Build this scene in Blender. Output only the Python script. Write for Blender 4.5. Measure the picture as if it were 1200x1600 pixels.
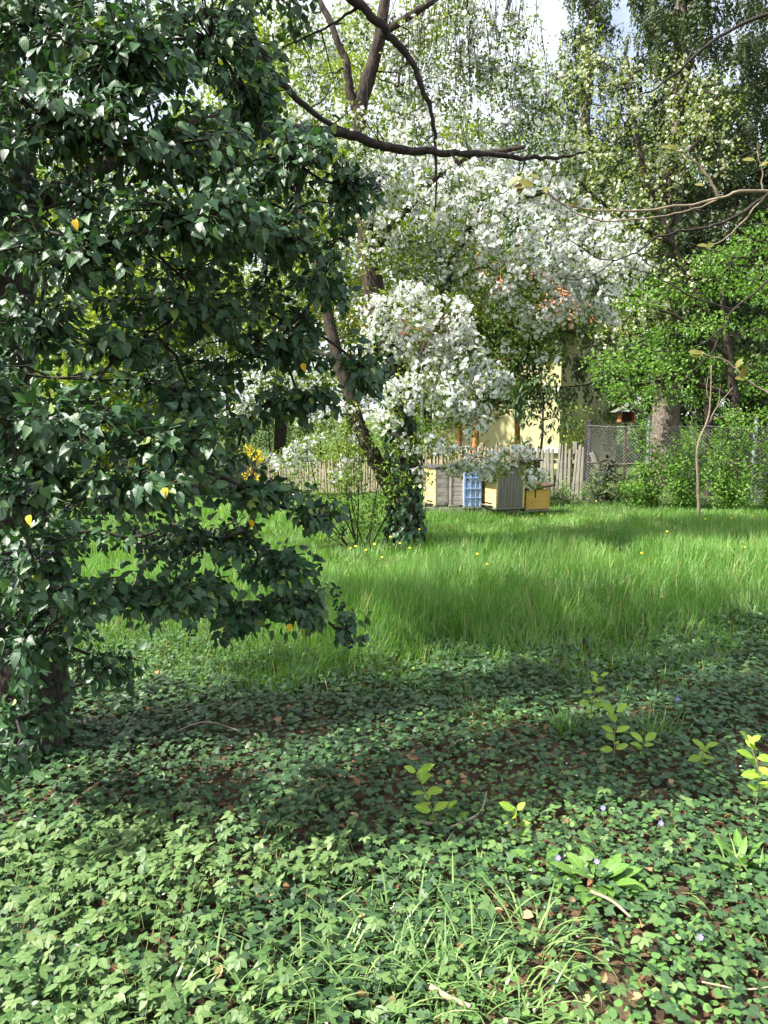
import bpy, bmesh, math, random
import numpy as np
from mathutils import Vector, Matrix

for o in list(bpy.data.objects):
    bpy.data.objects.remove(o)
scene = bpy.context.scene
COL = scene.collection
R = math.radians
random.seed(11)

# ------------------------------------------------------------------ camera
CAM_H = 1.6
F = 26.0 / 34.6 * 1600.0            # focal length in photo pixels
PITCH = math.atan(150.0 / F)        # horizon lies at y = 650 of 1600
cam = bpy.data.cameras.new('camera')
cam.sensor_fit = 'VERTICAL'
cam.sensor_height = 34.6
cam.sensor_width = 34.6
cam.lens = 26.0
cam.clip_start = 0.05
cam.clip_end = 2000
cam_o = bpy.data.objects.new('camera', cam)
COL.objects.link(cam_o)
cam_o.location = (0, 0, CAM_H)
cam_o.rotation_euler = (R(90) - PITCH, 0, 0)
scene.camera = cam_o

# ------------------------------------------------------------------ light
TO_SUN = np.array([-0.80, -0.22, 0.95])
TO_SUN /= np.linalg.norm(TO_SUN)
SUN_ELEV = math.asin(TO_SUN[2])
SUN_AZ = math.atan2(TO_SUN[0], TO_SUN[1])
world = bpy.data.worlds.new('World')
scene.world = world
world.use_nodes = True
wn = world.node_tree
wn.nodes.clear()
sky = wn.nodes.new('ShaderNodeTexSky')
sky.sky_type = 'NISHITA'
sky.sun_disc = False
sky.sun_elevation = SUN_ELEV
sky.sun_rotation = SUN_AZ
sky.air_density = 1.0
sky.dust_density = 4.0
sky.ozone_density = 1.0
bg = wn.nodes.new('ShaderNodeBackground')
bg.inputs['Strength'].default_value = 0.105
wo = wn.nodes.new('ShaderNodeOutputWorld')
wtc = wn.nodes.new('ShaderNodeTexCoord')
wns = wn.nodes.new('ShaderNodeTexNoise')
wns.inputs['Scale'].default_value = 3.2
wns.inputs['Detail'].default_value = 7
wns.inputs['Roughness'].default_value = 0.6
wn.links.new(wtc.outputs['Generated'], wns.inputs['Vector'])
wmr = wn.nodes.new('ShaderNodeMapRange')
wmr.inputs[1].default_value = 0.36
wmr.inputs[2].default_value = 0.58
wmr.inputs[3].default_value = 0.15
wmr.inputs[4].default_value = 0.85
wn.links.new(wns.outputs['Fac'], wmr.inputs[0])
wmx = wn.nodes.new('ShaderNodeMix')
wmx.data_type = 'RGBA'
wmx.inputs[7].default_value = (6.0, 6.2, 6.6, 1)
wn.links.new(wmr.outputs[0], wmx.inputs[0])
wn.links.new(sky.outputs[0], wmx.inputs[6])
wn.links.new(wmx.outputs[2], bg.inputs[0])
wn.links.new(bg.outputs[0], wo.inputs[0])
sun = bpy.data.lights.new('sun', 'SUN')
sun.energy = 5.0
sun.angle = R(0.55)
sun.color = (1.0, 0.95, 0.86)
sun_o = bpy.data.objects.new('sun', sun)
COL.objects.link(sun_o)
sun_o.location = (-20, -4, 24)
sun_o.rotation_euler = Vector(TO_SUN).to_track_quat('Z', 'Y').to_euler()

scene.view_settings.view_transform = 'Standard'
scene.view_settings.look = 'None'
scene.view_settings.gamma = 1.0
scene.view_settings.use_curve_mapping = False
scene.view_settings.exposure = 1.45
scene.render.engine = 'CYCLES'
cy = scene.cycles
cy.caustics_reflective = False
cy.caustics_refractive = False
cy.max_bounces = 4
cy.diffuse_bounces = 2
cy.glossy_bounces = 2
cy.transmission_bounces = 3
cy.use_adaptive_sampling = True
cy.adaptive_threshold = 0.03
cy.transparent_max_bounces = 6
cy.use_denoising = True
cy.sample_clamp_indirect = 6.0


# ------------------------------------------------------------------ places
def P(x, y, D):
    """world point seen at photo pixel (x, y), D metres in front of the camera"""
    u = (x - 600.0) / F
    v = (800.0 - y) / F
    dy = math.cos(PITCH) + v * math.sin(PITCH)
    dz = -math.sin(PITCH) + v * math.cos(PITCH)
    t = D / dy
    return np.array([u * t, D, CAM_H + dz * t])


def sstep(a, b, x):
    t = np.clip((np.asarray(x, float) - a) / (b - a), 0, 1)
    return t * t * (3 - 2 * t)


def gz(x, y):
    x = np.asarray(x, float)
    y = np.asarray(y, float)
    bump = 0.018 * np.sin(x * 2.3 + 0.7 * y) * np.cos(y * 1.9 - 0.5 * x) + 0.012 * np.sin(x * 5.1 - y * 3.3)
    drop = -0.55 * sstep(12.0, 20.0, y) * sstep(1.8, -2.5, x)
    rise = 0.10 * sstep(9.0, 14.0, y) * sstep(1.5, 5.0, x)
    return bump + drop + rise


def G(x, y):
    """ground point seen at photo pixel (x, y)"""
    u = (x - 600.0) / F
    v = (800.0 - y) / F
    dy = math.cos(PITCH) + v * math.sin(PITCH)
    dz = -math.sin(PITCH) + v * math.cos(PITCH)
    t = -CAM_H / dz
    for _ in range(3):
        t = (float(gz(u * t, dy * t)) - CAM_H) / dz
    return np.array([u * t, dy * t, float(gz(u * t, dy * t))])


def proj(p):
    p = np.asarray(p, float)
    X = p[..., 0]
    Y = p[..., 1]
    Z = p[..., 2] - CAM_H
    d = Y * math.cos(PITCH) - Z * math.sin(PITCH)
    up = Y * math.sin(PITCH) + Z * math.cos(PITCH)
    return 600 + F * X / d, 800 - F * up / d, d


# ------------------------------------------------------------------ materials
def mat(name):
    m = bpy.data.materials.new(name)
    m.use_nodes = True
    nt = m.node_tree
    nt.nodes.clear()
    out = nt.nodes.new('ShaderNodeOutputMaterial')
    return m, nt, out


def nd(nt, kind, **kw):
    n = nt.nodes.new(kind)
    for k, v in kw.items():
        setattr(n, k, v)
    return n


def mth(nt, op, a, b=None, clamp=False):
    n = nd(nt, 'ShaderNodeMath', operation=op, use_clamp=clamp)
    for i, s in enumerate((a, b)):
        if s is None:
            continue
        if isinstance(s, (int, float)):
            n.inputs[i].default_value = s
        else:
            nt.links.new(s, n.inputs[i])
    return n.outputs[0]


def mixc(nt, fac, a, b, blend='MIX'):
    n = nd(nt, 'ShaderNodeMix', data_type='RGBA', blend_type=blend)
    for s, i in ((fac, 0), (a, 6), (b, 7)):
        if isinstance(s, (int, float)):
            n.inputs[i].default_value = s
        elif isinstance(s, tuple):
            n.inputs[i].default_value = (*s, 1)
        else:
            nt.links.new(s, n.inputs[i])
    return n.outputs[2]


def noise(nt, scale, detail=3, coords=None, rough=0.55):
    n = nd(nt, 'ShaderNodeTexNoise')
    n.inputs['Scale'].default_value = scale
    n.inputs['Detail'].default_value = detail
    n.inputs['Roughness'].default_value = rough
    if coords is not None:
        nt.links.new(coords, n.inputs['Vector'])
    return n.outputs['Fac']


def ramp(nt, fac, stops):
    n = nd(nt, 'ShaderNodeValToRGB')
    el = n.color_ramp.elements
    el[0].position, el[0].color = stops[0][0], (*stops[0][1], 1)
    el[1].position, el[1].color = stops[-1][0], (*stops[-1][1], 1)
    for p, c in stops[1:-1]:
        e = el.new(p)
        e.color = (*c, 1)
    nt.links.new(fac, n.inputs[0])
    return n.outputs[0]


def leaf_mat(name, stops, rough=0.5, spec=0.4, trans=0.3, tcol=(1.3, 1.35, 0.5), vein=0.0, patch=0.0):
    """leaf: colour by the per-leaf 'tint', light shining through, optional veins along the leaf"""
    m, nt, out = mat(name)
    at = nd(nt, 'ShaderNodeAttribute', attribute_name='tint')
    col = ramp(nt, at.outputs['Fac'], stops)
    geo = nd(nt, 'ShaderNodeNewGeometry')
    if patch:
        f = noise(nt, patch, 3, geo.outputs['Position'])
        g = mth(nt, 'MULTIPLY_ADD', f, 1.1)
        g.node.inputs[2].default_value = 0.45
        cn = nd(nt, 'ShaderNodeVectorMath', operation='SCALE')
        nt.links.new(col, cn.inputs[0])
        nt.links.new(g, cn.inputs['Scale'])
        col = cn.outputs[0]
    bump = None
    if vein:
        lc = nd(nt, 'ShaderNodeAttribute', attribute_name='lco')
        sp = nd(nt, 'ShaderNodeSeparateXYZ')
        nt.links.new(lc.outputs['Vector'], sp.inputs[0])
        ax = mth(nt, 'ABSOLUTE', sp.outputs[0])
        mid = mth(nt, 'SUBTRACT', 1.0, mth(nt, 'MULTIPLY', ax, 28.0), True)
        s = mth(nt, 'SUBTRACT', sp.outputs[1], mth(nt, 'MULTIPLY', ax, 0.75))
        fr = mth(nt, 'FRACT', mth(nt, 'MULTIPLY', s, 4.6))
        lat = mth(nt, 'SUBTRACT', 1.0, mth(nt, 'MULTIPLY', mth(nt, 'ABSOLUTE', mth(nt, 'SUBTRACT', fr, 0.5)), 9.0), True)
        v = mth(nt, 'MAXIMUM', mid, mth(nt, 'MULTIPLY', lat, 0.55))
        lighter = mixc(nt, 1.0, col, (2.2, 2.0, 1.7), 'MULTIPLY')
        col = mixc(nt, mth(nt, 'MULTIPLY', v, vein), col, lighter)
        b = nd(nt, 'ShaderNodeBump')
        b.inputs['Strength'].default_value = 0.25
        b.inputs['Distance'].default_value = 0.002
        nt.links.new(mth(nt, 'ADD', mth(nt, 'MULTIPLY', v, -1.0), noise(nt, 60, 2, geo.outputs['Position'])), b.inputs['Height'])
        bump = b.outputs[0]
    pb = nd(nt, 'ShaderNodeBsdfPrincipled')
    pb.inputs['Roughness'].default_value = rough
    pb.inputs['Specular IOR Level'].default_value = spec
    nt.links.new(col, pb.inputs['Base Color'])
    tr = nd(nt, 'ShaderNodeBsdfTranslucent')
    nt.links.new(mixc(nt, 1.0, col, tcol, 'MULTIPLY'), tr.inputs['Color'])
    if bump is not None:
        nt.links.new(bump, pb.inputs['Normal'])
    mx = nd(nt, 'ShaderNodeMixShader')
    mx.inputs[0].default_value = trans
    nt.links.new(pb.outputs[0], mx.inputs[1])
    nt.links.new(tr.outputs[0], mx.inputs[2])
    nt.links.new(mx.outputs[0], out.inputs[0])
    return m


def rough_mat(name, c1, c2, scale=20.0, rough=0.85, bump=0.5, bdist=0.01, stretch=(1, 1, 1), c3=None, s3=3.0, spec=0.25, lo=0.35, hi=0.65):
    m, nt, out = mat(name)
    tc = nd(nt, 'ShaderNodeTexCoord')
    mp = nd(nt, 'ShaderNodeMapping')
    mp.inputs['Scale'].default_value = stretch
    nt.links.new(tc.outputs['Object'], mp.inputs[0])
    f = noise(nt, scale, 6, mp.outputs[0], 0.65)
    col = ramp(nt, f, [(lo, c1), (hi, c2)])
    if c3 is not None:
        g = noise(nt, s3, 4, mp.outputs[0])
        k = nd(nt, 'ShaderNodeMapRange')
        k.inputs[1].default_value = 0.5
        k.inputs[2].default_value = 0.68
        nt.links.new(g, k.inputs[0])
        col = mixc(nt, k.outputs[0], col, c3)
    b = nd(nt, 'ShaderNodeBump')
    b.inputs['Strength'].default_value = bump
    b.inputs['Distance'].default_value = bdist
    nt.links.new(f, b.inputs['Height'])
    pb = nd(nt, 'ShaderNodeBsdfPrincipled')
    pb.inputs['Roughness'].default_value = rough
    pb.inputs['Specular IOR Level'].default_value = spec
    nt.links.new(col, pb.inputs['Base Color'])
    nt.links.new(b.outputs[0], pb.inputs['Normal'])
    nt.links.new(pb.outputs[0], out.inputs[0])
    return m


M = {}
M['ivy'] = leaf_mat('ivy_leaf', [(0, (0.018, 0.052, 0.024)), (0.55, (0.036, 0.094, 0.036)), (0.93, (0.072, 0.150, 0.050)), (1, (0.15, 0.23, 0.045))], 0.42, 0.45, 0.16, (1.5, 1.7, 0.5), vein=0.45)
M['ivy_yellow'] = leaf_mat('yellow_ivy_leaf', [(0, (0.55, 0.36, 0.02)), (1, (0.70, 0.48, 0.03))], 0.5, 0.4, 0.3, (1.2, 1.1, 0.6), vein=0.3)
M['ivy_ground'] = leaf_mat('ground_ivy_leaf', [(0, (0.024, 0.056, 0.024)), (0.5, (0.044, 0.098, 0.036)), (0.85, (0.078, 0.145, 0.046)), (1, (0.12, 0.20, 0.06))], 0.46, 0.42, 0.14, (1.4, 1.5, 0.5), vein=0.5, patch=1.4)
M['herb'] = leaf_mat('round_herb_leaf', [(0, (0.055, 0.13, 0.035)), (0.6, (0.095, 0.20, 0.05)), (1, (0.16, 0.27, 0.07))], 0.48, 0.45, 0.22, (1.3, 1.4, 0.5), patch=1.8)
M['elder'] = leaf_mat('ground_elder_leaf', [(0, (0.056, 0.122, 0.034)), (0.55, (0.104, 0.184, 0.056)), (1, (0.158, 0.24, 0.084))], 0.50, 0.45, 0.22, (1.25, 1.35, 0.5), vein=0.35)
M['strap'] = leaf_mat('strap_leaf', [(0, (0.095, 0.19, 0.05)), (0.7, (0.17, 0.28, 0.085)), (1, (0.30, 0.38, 0.15))], 0.42, 0.5, 0.2, (1.2, 1.3, 0.5))
M['grass'] = leaf_mat('meadow_grass', [(0, (0.080, 0.190, 0.042)), (0.5, (0.145, 0.290, 0.066)), (0.9, (0.215, 0.365, 0.095)), (1, (0.46, 0.42, 0.22))], 0.5, 0.35, 0.40, (1.15, 1.3, 0.5), patch=0.9)
M['seedling'] = leaf_mat('seedling_leaf', [(0, (0.20, 0.34, 0.04)), (1, (0.34, 0.50, 0.07))], 0.45, 0.4, 0.45, (1.2, 1.3, 0.45), vein=0.4)
M['rosette'] = leaf_mat('broad_leaf', [(0, (0.085, 0.19, 0.035)), (1, (0.135, 0.26, 0.05))], 0.5, 0.35, 0.28, (1.25, 1.35, 0.45), vein=0.5)
M['petal'] = leaf_mat('white_petal', [(0, (0.80, 0.82, 0.79)), (1, (0.90, 0.91, 0.89))], 0.6, 0.2, 0.42, (1.0, 1.0, 1.0))
M['petal2'] = leaf_mat('cream_petal', [(0, (0.62, 0.64, 0.50)), (1, (0.80, 0.80, 0.68))], 0.6, 0.2, 0.32, (1.0, 1.0, 0.95))
M['spring'] = leaf_mat('young_leaf', [(0, (0.085, 0.17, 0.03)), (1, (0.17, 0.28, 0.045))], 0.5, 0.35, 0.36, (1.3, 1.3, 0.45))
M['spring2'] = leaf_mat('yellow_green_leaf', [(0, (0.15, 0.23, 0.03)), (1, (0.28, 0.36, 0.06))], 0.5, 0.35, 0.36, (1.2, 1.2, 0.5))
M['maple'] = leaf_mat('maple_leaf', [(0, (0.080, 0.185, 0.03)), (1, (0.17, 0.31, 0.05))], 0.5, 0.35, 0.38, (1.25, 1.35, 0.45))
M['shrub'] = leaf_mat('shrub_leaf', [(0, (0.07, 0.16, 0.035)), (1, (0.14, 0.26, 0.05))], 0.48, 0.4, 0.32, (1.25, 1.35, 0.5))
M['laurel'] = leaf_mat('laurel_leaf', [(0, (0.025, 0.06, 0.022)), (1, (0.055, 0.105, 0.03))], 0.35, 0.5, 0.12, (1.4, 1.5, 0.5))
M['needle'] = leaf_mat('spruce_needle', [(0, (0.050, 0.085, 0.042)), (0.7, (0.095, 0.135, 0.060)), (1, (0.15, 0.155, 0.085))], 0.6, 0.3, 0.25, (1.2, 1.2, 0.7))
M['pine'] = leaf_mat('dark_conifer_leaf', [(0, (0.045, 0.090, 0.026)), (1, (0.105, 0.175, 0.045))], 0.55, 0.3, 0.28, (1.2, 1.2, 0.6))
M['forsythia'] = leaf_mat('yellow_flower', [(0, (0.62, 0.48, 0.02)), (1, (0.80, 0.66, 0.05))], 0.6, 0.2, 0.35, (1.1, 1.1, 0.8))
M['bronze'] = leaf_mat('bronze_young_leaf', [(0, (0.12, 0.12, 0.025)), (1, (0.22, 0.22, 0.05))], 0.45, 0.4, 0.35, (1.3, 1.1, 0.4), vein=0.4)
M['dry'] = leaf_mat('dry_leaf', [(0, (0.11, 0.065, 0.035)), (0.5, (0.22, 0.13, 0.065)), (1, (0.42, 0.28, 0.15))], 0.75, 0.2, 0.15, (1.2, 1.0, 0.7), vein=0.3)
M['violet'] = leaf_mat('violet_petal', [(0, (0.22, 0.20, 0.55)), (1, (0.34, 0.30, 0.68))], 0.6, 0.2, 0.2, (1, 1, 1))
M['bark'] = rough_mat('grey_brown_bark', (0.016, 0.012, 0.009), (0.070, 0.055, 0.042), 9, 0.9, 1.0, 0.03, (3, 3, 0.8))
M['bark_dark'] = rough_mat('dark_bark', (0.018, 0.014, 0.011), (0.075, 0.062, 0.050), 14, 0.85, 0.9, 0.012, (2, 2, 1))
M['bark_spruce'] = rough_mat('spruce_bark', (0.07, 0.055, 0.045), (0.26, 0.22, 0.18), 12, 0.9, 1.0, 0.03, (2, 2, 1))
M['bark_orange'] = rough_mat('orange_bark', (0.24, 0.095, 0.035), (0.50, 0.23, 0.09), 10, 0.85, 0.8, 0.02, (2, 2, 0.7))
M['twig'] = rough_mat('pale_twig', (0.13, 0.11, 0.075), (0.26, 0.22, 0.15), 30, 0.7, 0.4, 0.003)
M['twig_dark'] = rough_mat('dark_twig', (0.014, 0.011, 0.009), (0.045, 0.037, 0.031), 30, 0.75, 0.4, 0.003)
M['stem'] = rough_mat('green_stem', (0.10, 0.15, 0.04), (0.19, 0.23, 0.08), 30, 0.6, 0.2, 0.002)
M['berry'] = rough_mat('black_berry', (0.008, 0.009, 0.014), (0.022, 0.024, 0.034), 40, 0.42, 0.1, 0.001)
M['wood_grey'] = rough_mat('weathered_grey_wood', (0.10, 0.095, 0.080), (0.27, 0.25, 0.21), 7, 0.85, 0.5, 0.006, (9, 9, 0.7), (0.07, 0.085, 0.055), 2.0)
M['wood_pale'] = rough_mat('pale_weathered_wood', (0.16, 0.135, 0.095), (0.34, 0.29, 0.21), 7, 0.85, 0.4, 0.004, (9, 9, 0.7), (0.18, 0.15, 0.10), 3.0)
M['wood_brown'] = rough_mat('brown_wood', (0.035, 0.022, 0.014), (0.11, 0.070, 0.045), 7, 0.8, 0.5, 0.004, (0.8, 8, 8))
M['wood_beige'] = rough_mat('worn_beige_wood', (0.30, 0.24, 0.19), (0.52, 0.46, 0.40), 8, 0.85, 0.4, 0.004, (1, 8, 8), (0.20, 0.15, 0.11), 4)
M['paint_yellow'] = rough_mat('faded_yellow_paint', (0.46, 0.29, 0.05), (0.60, 0.41, 0.10), 9, 0.6, 0.25, 0.002, (1, 1, 4), (0.40, 0.24, 0.06), 4)
M['paint_pale_yellow'] = rough_mat('pale_yellow_paint', (0.50, 0.38, 0.15), (0.66, 0.54, 0.26), 9, 0.65, 0.25, 0.002, (1, 1, 4), (0.46, 0.32, 0.14), 5)
M['paint_blue'] = rough_mat('faded_blue_paint', (0.16, 0.27, 0.50), (0.32, 0.43, 0.64), 9, 0.6, 0.25, 0.002, (1, 1, 3), (0.40, 0.46, 0.56), 5)
M['paint_white'] = rough_mat('chipped_white_paint', (0.54, 0.50, 0.50), (0.76, 0.73, 0.73), 10, 0.65, 0.25, 0.002, (1, 1, 3), (0.34, 0.27, 0.24), 5)
M['felt'] = rough_mat('roofing_felt', (0.035, 0.036, 0.038), (0.095, 0.095, 0.098), 22, 0.9, 0.5, 0.006)
M['dark'] = rough_mat('slot_shade', (0.010, 0.009, 0.008), (0.02, 0.018, 0.016), 20, 0.9, 0.1)
M['plaster'] = rough_mat('ochre_plaster', (0.44, 0.41, 0.21), (0.52, 0.49, 0.27), 12, 0.9, 0.3, 0.004, (1, 1, 1), (0.38, 0.35, 0.18), 0.8)
M['trim'] = rough_mat('white_trim', (0.72, 0.71, 0.68), (0.82, 0.81, 0.78), 15, 0.7, 0.1)
M['tile'] = rough_mat('clay_roof_tile', (0.36, 0.14, 0.070), (0.56, 0.25, 0.13), 5, 0.85, 0.3, 0.004, (1, 1, 1), (0.24, 0.13, 0.08), 1.4)
M['metal'] = rough_mat('galvanised_wire', (0.20, 0.20, 0.20), (0.34, 0.34, 0.33), 30, 0.45, 0.1, spec=0.5)
M['metal_green'] = rough_mat('grey_green_paint', (0.13, 0.16, 0.15), (0.22, 0.25, 0.23), 18, 0.6, 0.2, 0.002)
M['rust'] = rough_mat('rusty_wire', (0.22, 0.15, 0.10), (0.40, 0.30, 0.22), 30, 0.8, 0.1)
M['tar'] = rough_mat('tarred_post', (0.016, 0.015, 0.016), (0.055, 0.052, 0.054), 10, 0.7, 0.4, 0.006, (4, 4, 0.8))
M['branch_dry'] = rough_mat('dry_stick', (0.20, 0.16, 0.115), (0.40, 0.33, 0.25), 20, 0.85, 0.4, 0.003)
M['stick_pale'] = rough_mat('barkless_stick', (0.27, 0.21, 0.14), (0.40, 0.33, 0.23), 20, 0.8, 0.3, 0.002)
M['dandelion'] = M['forsythia']
_m, _nt, _out = mat('window_glass')
_pb = nd(_nt, 'ShaderNodeBsdfPrincipled')
_pb.inputs['Base Color'].default_value = (0.02, 0.025, 0.03, 1)
_pb.inputs['Roughness'].default_value = 0.08
_nt.links.new(_pb.outputs[0], _out.inputs[0])
M['glass'] = _m

# ground: dark soil and leaf litter near, mossy and grassy under the meadow
m, nt, out = mat('ground_soil')
geo = nd(nt, 'ShaderNodeNewGeometry')
f1 = noise(nt, 14, 6, geo.outputs['Position'], 0.7)
f2 = noise(nt, 2.2, 4, geo.outputs['Position'])
soil = ramp(nt, f1, [(0.32, (0.030, 0.021, 0.013)), (0.5, (0.075, 0.052, 0.032)), (0.7, (0.17, 0.115, 0.065))])
moss = ramp(nt, f1, [(0.3, (0.030, 0.055, 0.014)), (0.7, (0.075, 0.12, 0.03))])
sp = nd(nt, 'ShaderNodeSeparateXYZ')
nt.links.new(geo.outputs['Position'], sp.inputs[0])
k = nd(nt, 'ShaderNodeMapRange')
k.inputs[1].default_value = 4.0
k.inputs[2].default_value = 5.6
nt.links.new(mth(nt, 'ADD', sp.outputs[1], mth(nt, 'MULTIPLY', f2, 0.8)), k.inputs[0])
pb = nd(nt, 'ShaderNodeBsdfPrincipled')
pb.inputs['Roughness'].default_value = 0.95
pb.inputs['Specular IOR Level'].default_value = 0.15
nt.links.new(mixc(nt, k.outputs[0], soil, moss), pb.inputs['Base Color'])
b = nd(nt, 'ShaderNodeBump')
b.inputs['Distance'].default_value = 0.03
nt.links.new(f1, b.inputs['Height'])
nt.links.new(b.outputs[0], pb.inputs['Normal'])
nt.links.new(pb.outputs[0], out.inputs[0])
M['ground'] = m


# ------------------------------------------------------------------ mesh tools
class Tpl:
    def __init__(s, V, Fs, mats=None):
        s.V = np.asarray(V, float)
        s.loops = np.concatenate([np.asarray(f, int) for f in Fs])
        s.tot = np.array([len(f) for f in Fs])
        s.mats = np.zeros(len(Fs), int) if mats is None else np.asarray(mats, int)


def inst(t, pos, Rm, scale, tint, mat_add=0):
    """N copies of template t as one chunk of geometry"""
    pos = np.asarray(pos, float)
    N = len(pos)
    sc = np.asarray(scale, float)
    if sc.ndim == 1:
        sc = sc[:, None]
    V = t.V[None] * (sc[:, None, :])
    V = np.einsum('nij,nkj->nki', Rm, V) + pos[:, None, :]
    n = len(t.V)
    loops = (t.loops[None] + (np.arange(N) * n)[:, None]).ravel()
    return dict(V=V.reshape(-1, 3), L=loops, T=np.tile(t.tot, N), tint=np.repeat(np.asarray(tint, float), n),
                lco=np.tile(t.V, (N, 1)), m=np.tile(t.mats, N) + mat_add)


def sub(chunk_args, mask):
    return [a[mask] for a in chunk_args]


def build(name, chunks, mats, parent=None, smooth=False, kind=None):
    chunks = [c for c in chunks if c is not None and len(c['V'])]
    V = np.concatenate([c['V'] for c in chunks])
    off = np.cumsum([0] + [len(c['V']) for c in chunks])
    L = np.concatenate([c['L'] + o for c, o in zip(chunks, off)]).astype(np.int32)
    T = np.concatenate([c['T'] for c in chunks]).astype(np.int32)
    base = np.zeros(3) if parent is None else np.array(parent['_base'])
    me = bpy.data.meshes.new(name)
    me.vertices.add(len(V))
    me.vertices.foreach_set('co', (V - base).astype(np.float32).ravel())
    me.loops.add(len(L))
    me.loops.foreach_set('vertex_index', L)
    me.polygons.add(len(T))
    st = np.concatenate([[0], np.cumsum(T)[:-1]]).astype(np.int32)
    me.polygons.foreach_set('loop_start', st)
    me.polygons.foreach_set('loop_total', T)
    me.polygons.foreach_set('material_index', np.concatenate([c['m'] for c in chunks]).astype(np.int32))
    if smooth:
        me.polygons.foreach_set('use_smooth', np.ones(len(T), bool))
    a = me.attributes.new('tint', 'FLOAT', 'POINT')
    a.data.foreach_set('value', np.concatenate([c['tint'] for c in chunks]).astype(np.float32))
    a = me.attributes.new('lco', 'FLOAT_VECTOR', 'POINT')
    a.data.foreach_set('vector', np.concatenate([c['lco'] for c in chunks]).astype(np.float32).ravel())
    for mm in (mats if isinstance(mats, (list, tuple)) else [mats]):
        me.materials.append(M[mm] if isinstance(mm, str) else mm)
    me.update(calc_edges=True)
    o = bpy.data.objects.new(name, me)
    COL.objects.link(o)
    if parent is not None:
        o.parent = parent
    if kind:
        o['kind'] = kind
    return o


def tag(o, label=None, cat=None, group=None, kind=None):
    if label:
        o['label'] = label
    if cat:
        o['category'] = cat
    if group:
        o['group'] = group
    if kind:
        o['kind'] = kind
    return o


def thing(name, base, label, cat, group=None):
    o = bpy.data.objects.new(name, None)
    o.empty_display_size = 0.1
    COL.objects.link(o)
    o.location = tuple(float(v) for v in base)
    o['_base'] = [float(v) for v in base]
    return tag(o, label, cat, group)


def unit(v):
    v = np.asarray(v, float)
    return v / np.maximum(np.linalg.norm(v, axis=-1, keepdims=True), 1e-9)


def frames(y, z):
    """rotation matrices with local +y along y and local +z near z"""
    y = unit(y)
    x = unit(np.cross(y, z))
    z = np.cross(x, y)
    return np.stack([x, y, z], axis=-1)


def catmull(pts, n):
    pts = np.asarray(pts, float)
    if len(pts) == 2:
        t = np.linspace(0, 1, n)[:, None]
        return pts[0] * (1 - t) + pts[1] * t
    Q = np.vstack([2 * pts[0] - pts[1], pts, 2 * pts[-1] - pts[-2]])
    segs = len(pts) - 1
    outp = []
    for u in np.linspace(0, segs, n):
        i = min(int(u), segs - 1)
        t = u - i
        a, b_, c, d = Q[i], Q[i + 1], Q[i + 2], Q[i + 3]
        outp.append(0.5 * (2 * b_ + (c - a) * t + (2 * a - 5 * b_ + 4 * c - d) * t * t + (3 * b_ - a - 3 * c + d) * t ** 3))
    return np.array(outp)


def tubes(Pts, Rad, sides=5, tint=0.5, m=0, flute=0.0, rng=None):
    """N tubes: Pts (N,k,3), Rad (N,k)"""
    Pts = np.asarray(Pts, float)
    Rad = np.asarray(Rad, float)
    N, k, _ = Pts.shape
    tan = unit(np.gradient(Pts, axis=1))
    ref = np.where(np.abs(tan[..., 2:3]) > 0.9, np.array([1.0, 0, 0]), np.array([0, 0, 1.0]))
    ref = np.broadcast_to(ref[:, k // 2:k // 2 + 1], tan.shape)
    x = unit(np.cross(tan, ref))
    y = np.cross(tan, x)
    a = np.arange(sides) / sides * 2 * math.pi
    rr = Rad[..., None]
    if flute and rng is not None:
        rr = rr * (1 + flute * rng.normal(0, 1, (N, k, sides)))
        rr = rr * (1 + flute * rng.normal(0, 1, (N, 1, sides)))
    else:
        rr = np.broadcast_to(rr, (N, k, sides))
    V = Pts[:, :, None] + rr[..., None] * (np.cos(a)[None, None, :, None] * x[:, :, None] + np.sin(a)[None, None, :, None] * y[:, :, None])
    i = np.arange(k - 1)[:, None] * sides
    j = np.arange(sides)[None]
    q = np.stack([i + j, i + (j + 1) % sides, i + sides + (j + 1) % sides, i + sides + j], -1).reshape(-1, 4)
    cap = ((k - 1) * sides + np.arange(sides))
    loops = np.concatenate([q.ravel(), cap])
    tot = np.concatenate([np.full(len(q), 4), [sides]])
    n = k * sides
    LL = (loops[None] + (np.arange(N) * n)[:, None]).ravel()
    return dict(V=V.reshape(-1, 3), L=LL, T=np.tile(tot, N), tint=np.full(N * n, tint), lco=np.zeros((N * n, 3)), m=np.full(N * len(tot), m))


def tube(pts, r0, r1, sides=8, n=None, flute=0.0, rng=None, m=0, tint=0.5):
    n = n or max(4, len(pts) * 4)
    c = catmull(pts, n) if len(pts) < n else np.asarray(pts, float)
    t = np.linspace(0, 1, len(c))
    return tubes(c[None], (r0 + (r1 - r0) * t)[None], sides, tint, m, flute, rng)


def bm_obj(name, bm, mats, parent=None, smooth=False):
    me = bpy.data.meshes.new(name)
    bm.to_mesh(me)
    bm.free()
    for mm in (mats if isinstance(mats, (list, tuple)) else [mats]):
        me.materials.append(M[mm])
    if smooth:
        me.polygons.foreach_set('use_smooth', np.ones(len(me.polygons), bool))
    o = bpy.data.objects.new(name, me)
    COL.objects.link(o)
    if parent is not None:
        o.parent = parent
    return o


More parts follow.
